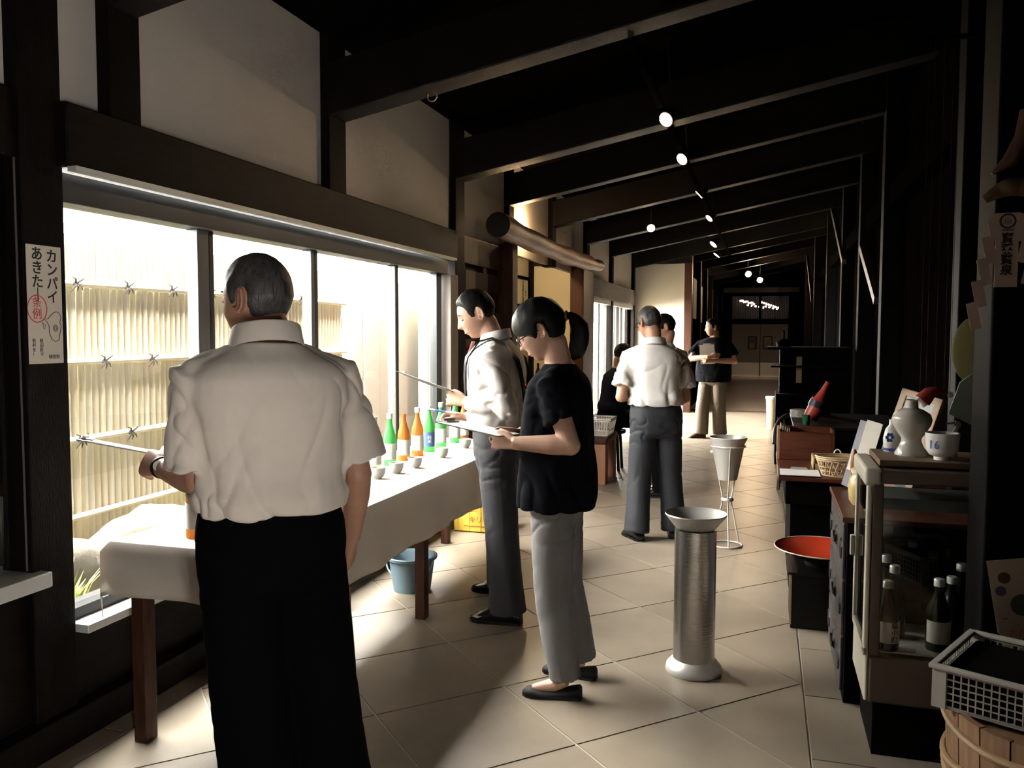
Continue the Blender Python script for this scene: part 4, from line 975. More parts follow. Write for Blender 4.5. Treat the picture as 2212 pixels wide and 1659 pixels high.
for n, (x, y, h, lab) in enumerate(((-2.95, 8.9, .30, 'dark bottle in the alcove, left of the red tray'), (-2.72, 8.95, .34, 'taller dark bottle in the alcove, in front of the red tray'), (-2.9, 10.05, .33, 'dark bottle in the alcove beyond the red tray'), (-2.74, 10.2, .28, 'short dark bottle in the alcove at the shelf end'))):
    bottle(y, mat('black_glass', (.01, .008, .008), .15), lab, x=x, h=h, lab=None, cap=black, z=.82, grp='dark bottles in the alcove')
# things inside the glass-fronted bay on the far left
b = thing('cloth_reflection_stand', 'made-up stand in pale blue-grey cloth for the reflection in the glass at far left', 'stand', (-2.8, 1.9, .62))  # draped stand added behind the pane to imitate a cloth reflected in it
b2 = cloth_grid(30, 16, lambda u, v: (-2.62+.012*math.sin(u*25)*(1-v), 1.45+u*.85, .625+v*.27)); b2.bx(-3.0, -2.64, 1.45, 2.3, .885, .895); b2.build('cloth', mat('blue_grey_cloth', (.30, .34, .42), .9), b, smooth=False)
b = thing('display_bottle', 'dark bottle with white label behind glass at far left', 'bottle', (-2.70, 2.14, .895))
MB().lathe([(0, 0), (.04, 0), (.042, .01), (.042, .20), (.03, .25), (.016, .29), (.016, .35), (0, .35)], (-2.70, 2.14, .895), 20).build('glass_body', mat('black_glass', (.01, .008, .008), .15), b, smooth=True)
box('label', -2.657, -2.655, 2.12, 2.16, .92, 1.02, paper, b)

# ================================================================= bench with basket, stool
t = thing('low_bench', 'low red-brown wooden bench by the braced alcove post', 'bench', (-1.72, 8.33, 0))
MB().bx(-1.98, -1.46, 8.0, 8.66, .40, .46).build('bench_top', wood_red, t, bevel=.01)
for x0, x1, y0, y1 in ((-1.60, -1.47, 8.02, 8.16), (-1.97, -1.84, 8.02, 8.16), (-1.60, -1.47, 8.50, 8.64), (-1.97, -1.84, 8.50, 8.64)): MB().bx(x0, x1, y0, y1, 0, .40).build('leg', mat('orange_timber', (.28, .11, .05), .55, var=(6, (.36, .16, .08))), t, bevel=.006)
t = thing('plastic_basket', 'white slotted plastic basket on the low bench', 'basket', (-1.62, 8.35, .46))
wp = mat('white_plastic', (.78, .74, .68), .45); cx, cy, z0 = -1.60, 8.30, .463
def taper_ring(zs, gx, th, m, name):
    b = MB()
    def w(z): return .125+.03*(z-z0)/.17, .15+.03*(z-z0)/.17
    for z in zs:
        ax, ay = w(z)
        b.tube([(cx+ax, cy+ay, z), (cx-ax, cy+ay, z), (cx-ax, cy-ay, z), (cx+ax, cy-ay, z)], th, 6, closed=True)
    return b
taper_ring((z0+.165,), 0, .010, wp, '').build('rim', wp, t, smooth=False); taper_ring((z0+.008, z0+.055, z0+.145), 0, .006, wp, '').build('side_rail', wp, t)
box('basket_floor', cx-.125, cx+.125, cy-.15, cy+.15, z0, z0+.006, wp, t)
for k_ in range(13):
    f_ = -1+2*k_/12
    for sgn in (-1, 1):
        MB().tube([(cx+f_*.125, cy+sgn*.15, z0), (cx+f_*.155, cy+sgn*.18, z0+.165)], .0055, 5).build('slat', wp, t)
        if k_ % 2 == 0: MB().tube([(cx+sgn*.125, cy+f_*.15, z0), (cx+sgn*.155, cy+f_*.18, z0+.165)], .0055, 5).build('slat', wp, t)
t = thing('stool', 'dark round stool under the seated man in navy shirt', 'stool', (-1.60, 9.0, 0))
MB().lathe([(0, .40), (.16, .40), (.17, .41), (.17, .435), (0, .44)], (-1.60, 9.0, 0), 24).build('seat', wood_dk, t, smooth=True)
for k_ in range(4): a = R(45+90*k_); MB().cyl((-1.60+.13*math.cos(a), 9.0+.13*math.sin(a), .40), (-1.60+.16*math.cos(a), 9.0+.16*math.sin(a), 0), .016).build('leg', wood_dk, t)

# ================================================================= spotlights
lamp_m = mat('lamp_face', (1, .85, .65), .5, emit=((1, .72, .42), 28))
def spot(loc, lab, r=.05, energy=4, tilt=(.25, -.5, -.8), grp='ceiling spotlights'):
    t = thing('spotlight', lab, 'spotlight', loc, 0, grp); d = Vector(tilt).normalized(); p = Vector(loc)
    MB().tube([p-d*.10, p-d*.09, p-d*.02, p], [r*.5, r*.72, r*.95, r], 20).build('lamp_can', black, t, smooth=True)
    MB().tube([p-d*.004, p+d*.003], r*.86, 20).build('lamp_lens', lamp_m, t)
    MB().tube([p-d*.07, p-d*.07+Vector((0, 0, .10)), Vector((p.x, p.y, zc(p.x)-.02))], .006, 6).build('stem', black, t)
    far = loc[1] > 19; l = bpy.data.lights.new('bulb', 'POINT' if far else 'SPOT'); l.energy = 60 if far else energy; l.color = (1, .70, .42); l.shadow_soft_size = .04
    if not far: l.spot_size = R(75); l.spot_blend = .5
    o = bpy.data.objects.new('bulb', l); COL.objects.link(o); o.parent = t; o.location = d*(.12 if far else .02); o.rotation_euler = d.to_track_quat('-Z', 'Y').to_euler()
    return t
for (p, lab, tl) in (((-.68, 5.85, 2.93), 'nearest and largest glowing spotlight on the ceiling track', (-.45, -.7, -.55)), ((-.70, 7.2, 2.93), 'second glowing spotlight along the ceiling track', (-.5, -.62, -.55)), ((-.70, 9.06, 2.93), 'third spotlight along the track, seen edge-on', (-.72, .02, -.68)),
                  ((-.715, 10.95, 2.93), 'fourth spotlight along the ceiling track', (-.6, -.35, -.65)), ((-.85, 14.15, 2.93), 'fifth spotlight along the ceiling track', (-.6, -.3, -.7)), ((-.905, 16.1, 2.93), 'last edge-on spotlight of the ceiling track', (-.6, -.1, -.75)),
                  ((-1.43, 10.85, 2.82), 'round glowing lamp above the far white shirt, left of the track', (.15, -.85, -.5)), ((-.42, 20.5, 2.87), 'small lamp lighting a beam near the far doors', (.2, -.85, -.3)), ((-.17, 22.0, 2.82), 'round glowing lamp just above the far doors', (.02, -.95, -.3))):
    spot(p, lab, r=.056 if p[1] < 12 else .075, tilt=tl, energy=14)
t = thing('alcove_lamp', 'warm lamp tucked behind the log lintel', 'lamp', (-2.40, 8.25, 2.46))
MB().lathe([(0, 0), (.03, 0), (.035, .05), (.02, .07), (0, .07)], (-2.40, 8.25, 2.46), 16).build('lamp_can', black, t, smooth=True)
MB().lathe([(0, -.004), (.027, -.004), (.027, .002), (0, .002)], (-2.40, 8.25, 2.46), 16).build('lamp_lens', lamp_m, t)
l = bpy.data.lights.new('bulb', 'POINT'); l.energy = 22; l.color = (1, .66, .34); l.shadow_soft_size = .05
o = bpy.data.objects.new('bulb', l); COL.objects.link(o); o.parent = t; o.location = (.03, .12, .10)
t = thing('alcove_ceiling_lamp', 'warm ceiling lamp inside the alcove', 'lamp', (-2.85, 9.6, 2.62))
MB().lathe([(0, 0), (.08, 0), (.09, .03), (.06, .08), (0, .08)], (-2.85, 9.6, 2.62), 20).build('shade', mat('lamp_shade_glow', (1, .9, .7), .5, emit=((1, .74, .42), 6)), t, smooth=True)
l = bpy.data.lights.new('bulb', 'POINT'); l.energy = 42; l.color = (1, .74, .44); l.shadow_soft_size = .08
o = bpy.data.objects.new('bulb', l); COL.objects.link(o); o.parent = t; o.location = (0, 0, -.06)
for i, (x, z) in enumerate(bp_):
    o = MB().sphere((x, 30.4, z), .036, n=10, m=6).build('light_bulb', bulb_m, None, smooth=True); tag(o, 'tiny glowing bulb strung behind the lattice above the far doors', 'light bulb', 'string of bulbs behind the far lattice')
# ================================================================= right-hand side
lacq = mat('black_lacquer', (.003, .0026, .0026), .35, spec=.25)
lacq_m = mat('matt_black_board', (.0025, .0022, .0022), .7, spec=.05)
# ---- counter with rack
t = thing('side_counter', 'black sideboard with reddish top holding a clipboard and basket', 'sideboard', (.5, 5.55, 0))
box('carcass', .155, .92, 5.06, 6.05, 0, .50, lacq_m, t, bevel=.004)
box('drawer_front', .125, .92, 5.03, 6.05, .50, .64, lacq_m, t, bevel=.006)
box('counter_top', .085, .95, 5.0, 6.08, .64, .662, wood_redh, t, bevel=.004)
box('edge_strip', .083, .087, 5.0, 6.08, .642, .661, wood_tan, t)
t = thing('book_rack', 'red-brown wooden rack with paper slips on the sideboard', 'rack', (.25, 5.85, .662))
box('front_board', .10, .42, 5.70, 5.715, .663, .845, wood_redh, t, bevel=.003); box('back_board', .10, .42, 5.92, 5.935, .663, .86, wood_redh, t); box('side_board', .085, .10, 5.70, 5.935, .663, .86, wood_tan, t)
box('side_board', .42, .435, 5.70, 5.935, .663, .86, wood_redh, t)
for k_ in range(5): box('paper_slip', .104+k_*.013, .110+k_*.013, 5.73, 5.90, .67, .885-.006*k_, mat('aged_paper', (.5, .4, .26), .8), t)
clipboard('clipboard lying flat on the near edge of the sideboard', Vector((.205, 5.15, .668)), (1, 0, 0), (0, 1, 0), .235, .26, bm=mat('navy_board', (.01, .015, .05), .5))
# ---- wooden tray and bamboo basket
t = thing('wooden_tray', 'square wooden tray with small things behind the bamboo basket', 'tray', (.42, 5.45, .662))
b = MB(); b.bx(.30, .54, 5.33, 5.57, .663, .67); b.build('tray_floor', wood_dk, t)
for a in ((.29, .30, 5.32, 5.58, .663, .73), (.54, .55, 5.32, 5.58, .663, .73), (.29, .55, 5.57, 5.58, .663, .73), (.29, .55, 5.32, 5.33, .663, .70)): box('tray_side', *a, mat('pale_cane', (.50, .36, .20), .6), t)
MB().tube([(.44+.02*math.cos(a), 5.52, .735+.03*math.sin(a)) for a in np.linspace(0, PI, 10)], .004, 6).build('ring_handle', paper, t)
MB().cyl((.36, 5.40, .69), (.47, 5.38, .69), .012).build('roll', mat('aged_paper', (.5, .4, .26), .8), t, smooth=True)
t = thing('bamboo_basket', 'pale woven bamboo basket at the edge of the sideboard', 'basket', (.43, 5.13, .662))
cane = mat('basket_cane', (.62, .46, .27), .55)
c = Vector((.43, 5.13, .664))
def bp(a, h): r_ = .088+.30*h; return c+Vector((r_*math.cos(a)*1.15, r_*math.sin(a)*.85, h))
for h, th in ((.005, .004), (.03, .003), (.055, .003), (.09, .004), (.10, .006), (.112, .005)):
    MB().tube([bp(a, h) for a in np.linspace(0, 2*PI, 32, endpoint=False)], th, 6, closed=True).build('hoop', cane, t, smooth=True)
for k_ in range(22):
    a = 2*PI*k_/22
    for d in (-.32, .32): MB().tube([bp(a, .004), bp(a+d*.5, .05), bp(a+d, .10)], .0034, 5).build('cane_strip', cane, t)
MB().lathe([(0, 0), (.08, 0), (.08, .004), (0, .004)], c, 20).build('basket_base', cane, t)
MB().tube([(.55, 5.16, .70), (.585, 5.10, .71)], .035, 18).build('tin', mat('dark_tin', (.03, .03, .03), .3, .8), t)
# ---- chest with iron fittings, jar
t = thing('tansu_chest', 'old lacquered chest with iron fittings and polished brown top', 'chest', (.55, 3.87, 0))
box('carcass', .325, .93, 3.53, 4.20, .0, .735, lacq_m, t, bevel=.004)
box('chest_top', .305, .94, 3.51, 4.22, .735, .757, wood_redh, t, bevel=.004)
worn = mat('worn_purple_lacquer', (.075, .062, .068), .5, var=(9, (.035, .03, .032)), bump=(12, .5))
for z0, z1 in ((.04, .26), (.27, .49), (.50, .72)):
    d = box('drawer_front', .312, .326, 3.55, 4.18, z0, z1, worn, t, bevel=.004)
    for y in (3.56, 3.80, 4.08): 
        MB().lathe([(0, 0), (.045, 0), (.04, .006), (0, .008)], n=10, M=Matrix.Translation((.312, y+.05, (z0+z1)/2)) @ Matrix.Rotation(R(-90), 4, 'Y')).build('iron_plate', black, d)
    MB().tube([(.302, 3.84+.05*math.cos(a), (z0+z1)/2+.01-.035*math.sin(a)) for a in np.linspace(0, PI, 10)], .005, 6).build('pull_handle', black, d, smooth=True)
t = thing('yellow_jar', 'plump pale yellow jar on the polished chest top', 'jar', (.41, 3.80, .757))
MB().lathe([(0, 0), (.045, 0), (.058, .02), (.062, .07), (.058, .11), (.046, .125), (.046, .135)], (.41, 3.80, .757), 28).build('jar_body', mat('yellow_glaze', (.62, .48, .20), .35), t, smooth=True)
MB().lathe([(0, .135), (.050, .135), (.052, .15), (.04, .158), (0, .16)], (.41, 3.80, .757), 28).build('lid', mat('cream_lid', (.72, .62, .40), .4), t, smooth=True)
# ---- small black stand with red bowl
t = thing('black_stand', 'small black lacquered box stand on the floor under the red bowl', 'stand', (.25, 4.55, 0))
box('stand_body', .145, .36, 4.37, 4.70, 0, .275, lacq, t, bevel=.005); box('stand_top', .13, .375, 4.355, 4.715, .275, .288, lacq, t, bevel=.003)
box('corner_trim', .143, .150, 4.365, 4.375, .02, .275, wood_tan, t)
t = thing('red_bowl', 'wide shallow bowl with red lacquer inside on the black stand', 'bowl', (.30, 4.57, .288))
MB().lathe([(0, 0), (.085, 0), (.085, .018), (.14, .040), (.20, .066), (.235, .084), (.231, .083), (.14, .040), (.08, .020), (0, .018)], (.30, 4.57, .288), 48).build('bowl_outside', lacq, t, smooth=True)
MB().lathe([(0, .022), (.08, .024), (.14, .046), (.20, .071), (.232, .087), (.236, .085), (.2, .068), (.14, .042), (0, .020)], (.30, 4.57, .288), 48).build('bowl_inside', mat('vermilion_lacquer', (.50, .045, .018), .25, coat=.5), t, smooth=True)
MB().tube([(.30+.235*math.cos(a), 4.57+.235*math.sin(a), .288+.087) for a in np.linspace(0, 2*PI, 60, endpoint=False)], .0035, 6, closed=True).build('rim', mat('pale_rim', (.62, .5, .38), .35), t, smooth=True)
# ---- refrigerated showcase
t = thing('showcase_fridge', 'small glass-sided refrigerated drinks showcase with cream frame', 'fridge', (.60, 3.30, 0))
cream = mat('cream_enamel', (.62, .58, .48), .35); crd = mat('tan_plastic_frame', (.085, .058, .040), .5)
x0, x1, y0, y1 = .365, .86, 3.10, 3.49
box('stand', x0+.02, x1, y0+.02, y1-.01, .0, .19, lacq_m, t)
box('base_panel', x0, x1, y0, y1, .19, .36, crd, t, bevel=.012); box('base_front', x0-.012, x0+.002, y0+.005, y1, .195, .36, cream, t, bevel=.006)
box('top_canopy', x0, x1, y0, y1, .965, 1.012, crd, t, bevel=.008); box('canopy_front', x0-.028, x0+.03, y0-.002, y1, .955, 1.018, cream, t, bevel=.012)
dr = box('door_frame', x0-.018, x0-.002, y0, y0+.04, .36, .958, cream, t, bevel=.004)
box('door_stile', x0-.018, x0-.002, y1-.03, y1, .36, .958, cream, dr, bevel=.004); box('door_rail', x0-.018, x0-.002, y0, y1, .36, .385, cream, dr)
box('door_glass', x0-.011, x0-.007, y0+.04, y1-.03, .385, .955, clear, dr); box('door_handle', x0-.034, x0-.018, y1-.028, y1-.008, .62, .70, cream, dr, bevel=.004)
box('corner_pillar', x0, x0+.035, y0, y0+.02, .36, .965, crd, t, bevel=.004); box('corner_pillar', x1-.03, x1, y0, y0+.03, .36, .965, crd, t); box('corner_pillar', x1-.03, x1, y1-.03, y1, .36, .965, crd, t); box('corner_pillar', x0, x0+.03, y1-.03, y1, .36, .965, crd, t)
box('side_glass', x0+.035, x1-.03, y0+.006, y0+.010, .36, .965, clear, t); box('side_glass', x0+.03, x1-.03, y1-.010, y1-.006, .36, .965, clear, t)
box('back_panel', x1-.01, x1, y0, y1, .36, .965, lacq_m, t)
sh_ = box('wire_shelf', x0+.03, x1-.03, y0+.03, y1-.03, .366, .372, steel_s, t)
box('lamp_cover', x0+.03, x1-.05, y0+.10, y1-.05, .86, .90, mat('frosted_cover', (.10, .11, .11), .5), t)
for n, (x, y, h, lw, lab) in enumerate(((.43, 3.16, .24, True, 'sake bottle with white lettered label at the front of the fridge'), (.47, 3.30, .26, False, 'silver-capped bottle behind the labelled one in the fridge'), (.455, 3.41, .27, False, 'silver-capped bottle furthest back on the left in the fridge'), (.60, 3.20, .25, True, 'bottle with narrow white label right of centre in the fridge'), (.66, 3.30, .235, False, 'capped bottle in the middle of the fridge'), (.71, 3.40, .26, False, 'capped bottle at the back right of the fridge'), (.74, 3.22, .23, False, 'rightmost capped bottle in the fridge'))):
    bb = bottle(y, mat('dark_green_glass', (.006, .012, .007), .12), lab, x=x, h=h, lab=paper if lw else None, cap=steel_s, z=.373, r=.04, txt='福小町' if n == 0 else None, grp='bottles in the showcase fridge')
# ---- shelf board on the fridge and what stands on it
box_ = box('shelf_board', .39, .93, 3.16, 3.47, 1.018, 1.040, mat('brown_shelf', (.12, .07, .04), .5, var=(8, (.18, .11, .06)), stretch=(1, 6, 6)), bevel=.003); tag(box_, 'brown wooden board lying on top of the showcase fridge', 'shelf board')
ZS = 1.040; cer = mat('pale_celadon', (.56, .54, .48), .18)
MBg = MB().lathe([(0, 0), (.055, 0), (.056, .006), (.042, .03), (.034, .05), (.034, .062), (.050, .085), (.064, .11), (.068, .13), (.062, .15), (.040, .165), (.021, .172), (.019, .198), (.024, .203), (.018, .203), (.014, .18), (0, .175)], (.515, 3.33, ZS), 40)
tag(MBg.build('gourd_vase', cer, None, smooth=True), 'white waisted porcelain vase on the fridge-top board', 'vase')
t = thing('small_sake_flask', 'small white flask with blue flower behind the waisted vase', 'flask', (.462, 3.41, ZS))
MB().lathe([(0, 0), (.028, 0), (.030, .006), (.032, .05), (.024, .085), (.012, .10), (.012, .12), (0, .12)], (.462, 3.41, ZS), 24).build('flask_body', cup_m, t, smooth=True)
MB().lathe([(.0300, .004), (.0313, .004), (.0318, .014), (.0308, .014)], (.462, 3.41, ZS), 24).build('blue_band', ink_b, t)
for k_ in range(6): a = 2*PI*k_/6; MB().sphere((.462-.012+.010*math.cos(a), 3.41-.0305, ZS+.055+.012*math.sin(a)), .006, .0015, .007, 8, 6).build('flower_petal', ink_b, t)
t = thing('numbered_cup', 'white porcelain cup with blue number on the fridge-top board', 'cup', (.60, 3.235, ZS))
MB().lathe([(0, 0), (.026, 0), (.026, .012), (.042, .018), (.052, .035), (.056, .095), (.052, .095), (.047, .04), (.03, .024), (0, .022)], (.60, 3.235, ZS), 32).build('cup_body', cup_m, t, smooth=True)
text('16', .042, frame_M((.60-.0555*math.sin(R(38)), 3.235-.0555*math.cos(R(38)), ZS+.055), (math.cos(R(38)), -math.sin(R(38)), 0), (0, 0, 1)), ink_b, 'number', t)
t = thing('bird_figurine', 'small pale bird figurine with bent neck beside the numbered cup', 'figurine', (.66, 3.33, ZS))
bs = MB(); bs.tube(catmull([(.655, 3.33, ZS), (.650, 3.33, ZS+.06), (.662, 3.33, ZS+.10), (.668, 3.33, ZS+.115), (.655, 3.33, ZS+.122)], 4), lerp_list([.014, .010, .008, .010, .009], 17), 10); bs.build('body', cer, t, smooth=True)
MB().cyl((.655, 3.33, ZS+.122), (.625, 3.33, ZS+.116), .006, .001).build('beak', cer, t)
t = thing('santa_hat_ornament', 'little red hat with white brim hanging by threads above the vase', 'ornament', (.60, 3.40, 1.20))
MB().tube(catmull([(.560, 3.40, 1.235), (.585, 3.40, 1.262), (.615, 3.40, 1.268), (.645, 3.40, 1.262)], 4), lerp_list([.030, .024, .014, .004], 13), 14, upv=(0, 1, 0)).build('hat_cone', mat('red_felt', (.22, .015, .01), .9), t, smooth=True)
MB().tube([(.545, 3.40, 1.247), (.572, 3.40, 1.216)], .013, 10).build('brim', mat('white_felt', (.7, .66, .6), .9), t, smooth=True); MB().sphere((.652, 3.40, 1.258), .011).build('pompom', MATS['white_felt'], t, smooth=True)
for x in (.55, .57, .60, .63, .65): MB().tube([(x, 3.40, 1.25), (x, 3.425, 2.55)], .0009, 5).build('thread', mat('red_thread', (.04, .006, .006), .9), t)
# ---- frames and cards leaning behind the fridge
t = thing('leaning_frame', 'narrow wooden picture frame leaning behind the fridge', 'picture frame', (.46, 4.0, .757))
Mf = Matrix.Translation((.53, 4.03, .790)) @ Matrix.Rotation(R(16), 4, 'Y') @ Matrix.Rotation(R(40), 4, 'Z')
MB().bx(0, .02, -.12, .10, .0, .03, Mf).bx(0, .02, -.12, .10, .42, .45, Mf).bx(0, .02, -.12, -.085, 0, .45, Mf).bx(0, .02, .065, .10, 0, .45, Mf).build('frame', mat('tan_frame', (.34, .20, .11), .5), t, bevel=.003)
MB().bx(.004, .012, -.085, .065, .03, .42, Mf).build('picture', mat('dim_print', (.02, .02, .018), .3, var=(9, (.05, .05, .04))), t)
t = thing('photo_card', 'pale card leaning left of the wooden frame', 'card', (.41, 4.05, .757))
Mf = Matrix.Translation((.40, 4.06, .775)) @ Matrix.Rotation(R(14), 4, 'Y') @ Matrix.Rotation(R(50), 4, 'Z')
MB().bx(0, .004, -.04, .04, .0, .32, Mf).build('card', mat('ivory_card', (.66, .62, .55), .7), t); MB().bx(-.001, 0, -.035, .035, .02, .15, Mf).build('print', mat('dim_print', (.05, .05, .045), .25), t)
t = thing('photo_card', 'dark-topped card leaning furthest left behind the fridge', 'card', (.36, 4.12, .757))
Mf = Matrix.Translation((.37, 4.16, .757)) @ Matrix.Rotation(R(14), 4, 'Y') @ Matrix.Rotation(R(35), 4, 'Z')
MB().bx(0, .004, -.035, .035, .012, .33, Mf).build('card', mat('slate_card', (.16, .16, .19), .6), t); MB().bx(-.001, 0, -.03, .03, .09, .19, Mf).build('print', mat('ivory_card', (.66, .62, .55), .7), t)
t = thing('wooden_pestle', 'turned brown wooden pestle standing beside the cards', 'pestle', (.40, 3.98, .757))
MB().lathe([(0, 0), (.016, 0), (.02, .05), (.014, .10), (.017, .15), (.012, .20), (.006, .215), (0, .216)], (.385, 3.95, .757), 16).build('shaft', mat('turned_wood', (.30, .12, .05), .35), t, smooth=True)
# ---- cabinet behind the rack with red canister etc.
t = thing('back_cabinet', 'dark cabinet beyond the sideboard carrying a red canister', 'cabinet', (.55, 6.6, 0))
box('carcass', .22, .92, 6.12, 7.2, 0, .82, lacq_m, t, bevel=.004); box('cabinet_top', .20, .93, 6.10, 7.22, .82, .838, wood_dk, t)
t = thing('red_canister', 'tilted red canister with navy band on the dark cabinet', 'canister', (.38, 6.4, .838))
ax = Vector((.40, .05, .92)).normalized(); p = Vector((.315, 6.35, .872)); redp = mat('red_plastic', (.42, .05, .04), .4)
MB().tube([p, p+ax*.09], .052, 24).build('lower_barrel', redp, t, smooth=True); MB().tube([p+ax*.09, p+ax*.135], .057, 24).build('navy_band', mat('navy_band', (.012, .015, .04), .4), t, smooth=True)
MB().tube([p+ax*.135, p+ax*.15, p+ax*.22, p+ax*.29], [.05, .04, .022, .014], 20).build('upper_taper', redp, t, smooth=True); MB().tube([p+ax*.14+Vector((-.045, 0, 0)), p+ax*.17+Vector((-.045, 0, 0))], .012, 10).build('knob', redp, t, smooth=True)
t = thing('green_glass', 'small green glass standing before the red canister', 'glass', (.29, 6.28, .838)); MB().lathe([(0, 0), (.024, 0), (.026, .07), (.023, .07), (.021, .006), (0, .005)], (.285, 6.25, .838), 20).build('tumbler', translucent('bottle_green', (.03, .16, .07), .1, .35), t, smooth=True)
t = thing('round_tin', 'low pale tin with worn lid on the dark cabinet', 'tin', (.25, 6.75, .838)); MB().lathe([(0, 0), (.075, 0), (.075, .04), (.078, .04), (.078, .055), (0, .056)], (.27, 6.85, .838), 28).build('tin_body', mat('worn_tin', (.45, .42, .36), .45, var=(14, (.22, .20, .17))), t, smooth=True)
t = thing('dark_hat', 'dark round hat with pale crown hanging behind the tin', 'hat', (.42, 7.1, .838)); MB().lathe([(0, .0), (.10, 0), (.105, .01), (.07, .03), (.06, .10), (.03, .125), (0, .13)], (.40, 7.05, .838), 24).build('brim', lacq_m, t, smooth=True); MB().lathe([(.064, .075), (.066, .078), (.045, .115), (.02, .135), (0, .136)], (.40, 7.05, .84), 24).build('crown', mat('ivory_card', (.66, .62, .55), .7), t, smooth=True)
# ---- round-backed chair and shelving further back
t = thing('round_back_chair', 'dark round-backed chair beyond the sideboard', 'chair', (.35, 8.6, 0))
MB().tube(catmull([(.10, 8.3, .44), (.115, 8.45, .58), (.20, 8.72, .66), (.38, 8.85, .68), (.56, 8.72, .66), (.64, 8.45, .58), (.655, 8.3, .44)], 5), .022, 10).build('back_hoop', mat('dark_cane', (.05, .035, .03), .5), t, smooth=True)
MB().lathe([(0, .40), (.25, .40), (.27, .42), (.26, .445), (0, .45)], (.38, 8.5, 0), 32).build('seat', MATS['dark_cane'], t, smooth=True)
for x, y in ((.16, 8.3), (.60, 8.3), (.18, 8.72), (.58, 8.72)): MB().cyl((x, y, .41), (x-.02 if x < .4 else x+.02, y, 0), .016).build('leg', MATS['dark_cane'], t)
for k_ in range(7): a = R(20+23*k_); MB().cyl((.38+.24*math.cos(a), 8.5+.24*math.sin(a), .43), (.38+.27*math.cos(a), 8.5+.34*math.sin(a), .66), .007).build('spindle', MATS['dark_cane'], t)
t = thing('dark_display_shelf', 'tall black display shelf crowded with dark objects near the passage', 'shelf', (.35, 10.2, 0))
box('shelf_body', .12, .9, 9.9, 10.6, 0, .80, lacq_m, t); box('shelf_upper', .16, .9, 10.1, 10.6, .80, 1.30, lacq_m, t); box('top_board', .02, .9, 9.85, 10.6, 1.30, 1.33, lacq_m, t); box('ledge', .06, .9, 9.88, 10.6, 1.10, 1.12, lacq_m, t)
MB().bx(.34, .40, 10.08, 10.1, .92, 1.22).build('pale_card', mat('aged_paper', (.5, .4, .26), .8), t)
MB().cyl((.20, 10.2, 1.33), (.20, 10.2, 1.52), .012).build('spindle', lacq_m, t); MB().lathe([(0, 0), (.08, 0), (.09, .05), (.03, .09), (0, .1)], (.20, 10.2, 1.33), 16).build('pot', lacq_m, t, smooth=True)
t = thing('paper_bin', 'tall beige cylindrical bin at the end of the tiled floor', 'bin', (.12, 13.5, 0))
MB().lathe([(0, 0), (.075, 0), (.09, .47), (.096, .47), (.096, .505), (.085, .505), (.08, .47), (.068, .01), (0, .01)], (.115, 13.6, 0), 24).build('bin_body', mat('beige_board', (.50, .40, .26), .7, var=(8, (.42, .33, .2))), t, smooth=True)
MB().lathe([(.097, .47), (.099, .47), (.099, .508), (.097, .508)], (.115, 13.6, 0), 24).build('rim', mat('ivory_card', (.66, .62, .55), .7), t)
# ---- heavy dark pillar with shrine decoration and leaflet
pil = struct(box('trim_1', .635, 1.08, 2.78, 2.99, 0, 3.9, mat('dark_pillar', (.003, .0028, .003), .6, spec=.05), bevel=.01))
t = thing('shrine_paper', 'white zigzag paper streamers and lettered tablet hanging on the pillar', 'decoration', (.60, 2.50, 1.5))
shp_ = mat('washi_paper', (.50, .38, .32), .8)
MB().bx(.578, .632, 2.515, 2.519, 1.605, 1.80).build('tablet', shp_, t)
text('寶萊寶泉', .029, frame_M((.605, 2.5135, 1.690), (1, 0, 0), (0, 0, 1)), ink, 'lettering', t, vertical=True, bold=.0008); text('一', .03, frame_M((.605, 2.5135, 1.752), (1, 0, 0), (0, 0, 1)), ink, 'lettering', t)
MB().tube([(.605+.018*math.cos(a), 2.514, 1.778+.018*math.sin(a)) for a in np.linspace(0, 2*PI, 20, endpoint=False)], .0022, 5, closed=True).build('crest_ring', ink, t); text('山', .018, frame_M((.605, 2.5135, 1.778), (1, 0, 0), (0, 0, 1)), ink, 'crest', t)
for sd in (-1, 1):
    zz = 1.80; xx = .605+sd*.025
    for k_ in range(5):
        MB().add([Vector((xx, 2.512-.002*k_, zz)), Vector((xx+sd*.026, 2.512-.002*k_, zz-.008)), Vector((xx+sd*.012, 2.510-.002*k_, zz-.078)), Vector((xx-sd*.014, 2.510-.002*k_, zz-.070)),
                  Vector((xx, 2.5135-.002*k_, zz)), Vector((xx+sd*.026, 2.5135-.002*k_, zz-.008)), Vector((xx+sd*.012, 2.5115-.002*k_, zz-.078)), Vector((xx-sd*.014, 2.5115-.002*k_, zz-.070))],
                 [(0, 1, 2, 3), (7, 6, 5, 4), (0, 4, 5, 1), (1, 5, 6, 2), (2, 6, 7, 3), (3, 7, 4, 0)]).build('paper_fold', shp_, t)
        zz -= .058; xx += sd*.011
rp = MB(); rp.tube([(.545+.14*u, 2.500-.004*math.sin(u*20), 1.835+.03*math.sin(u*PI)) for u in np.linspace(0, 1, 16)], lerp_list([.012, .022, .024, .018], 16), 10); rp.build('straw_rope', mat('straw', (.10, .06, .025), .9), t, smooth=True)
MB().tube([(.56, 2.50, 1.90), (.60, 2.50, 1.93), (.63, 2.50, 1.99), (.635, 2.50, 2.06)], [.004, .020, .022, .016], 10).build('carved_horn', mat('carved_wood', (.07, .03, .02), .5), t, smooth=True)
t.location = (.663, 2.7625, 1.502); t.scale = (1.105, 1.105, 1.105)
t = thing('leaflet', 'printed leaflet with small pictures pinned low on the pillar', 'leaflet', (.62, 2.52, .68))
Ml = Matrix.Translation((.625, 2.524, .785)) @ Matrix.Rotation(R(-10), 4, 'Y')
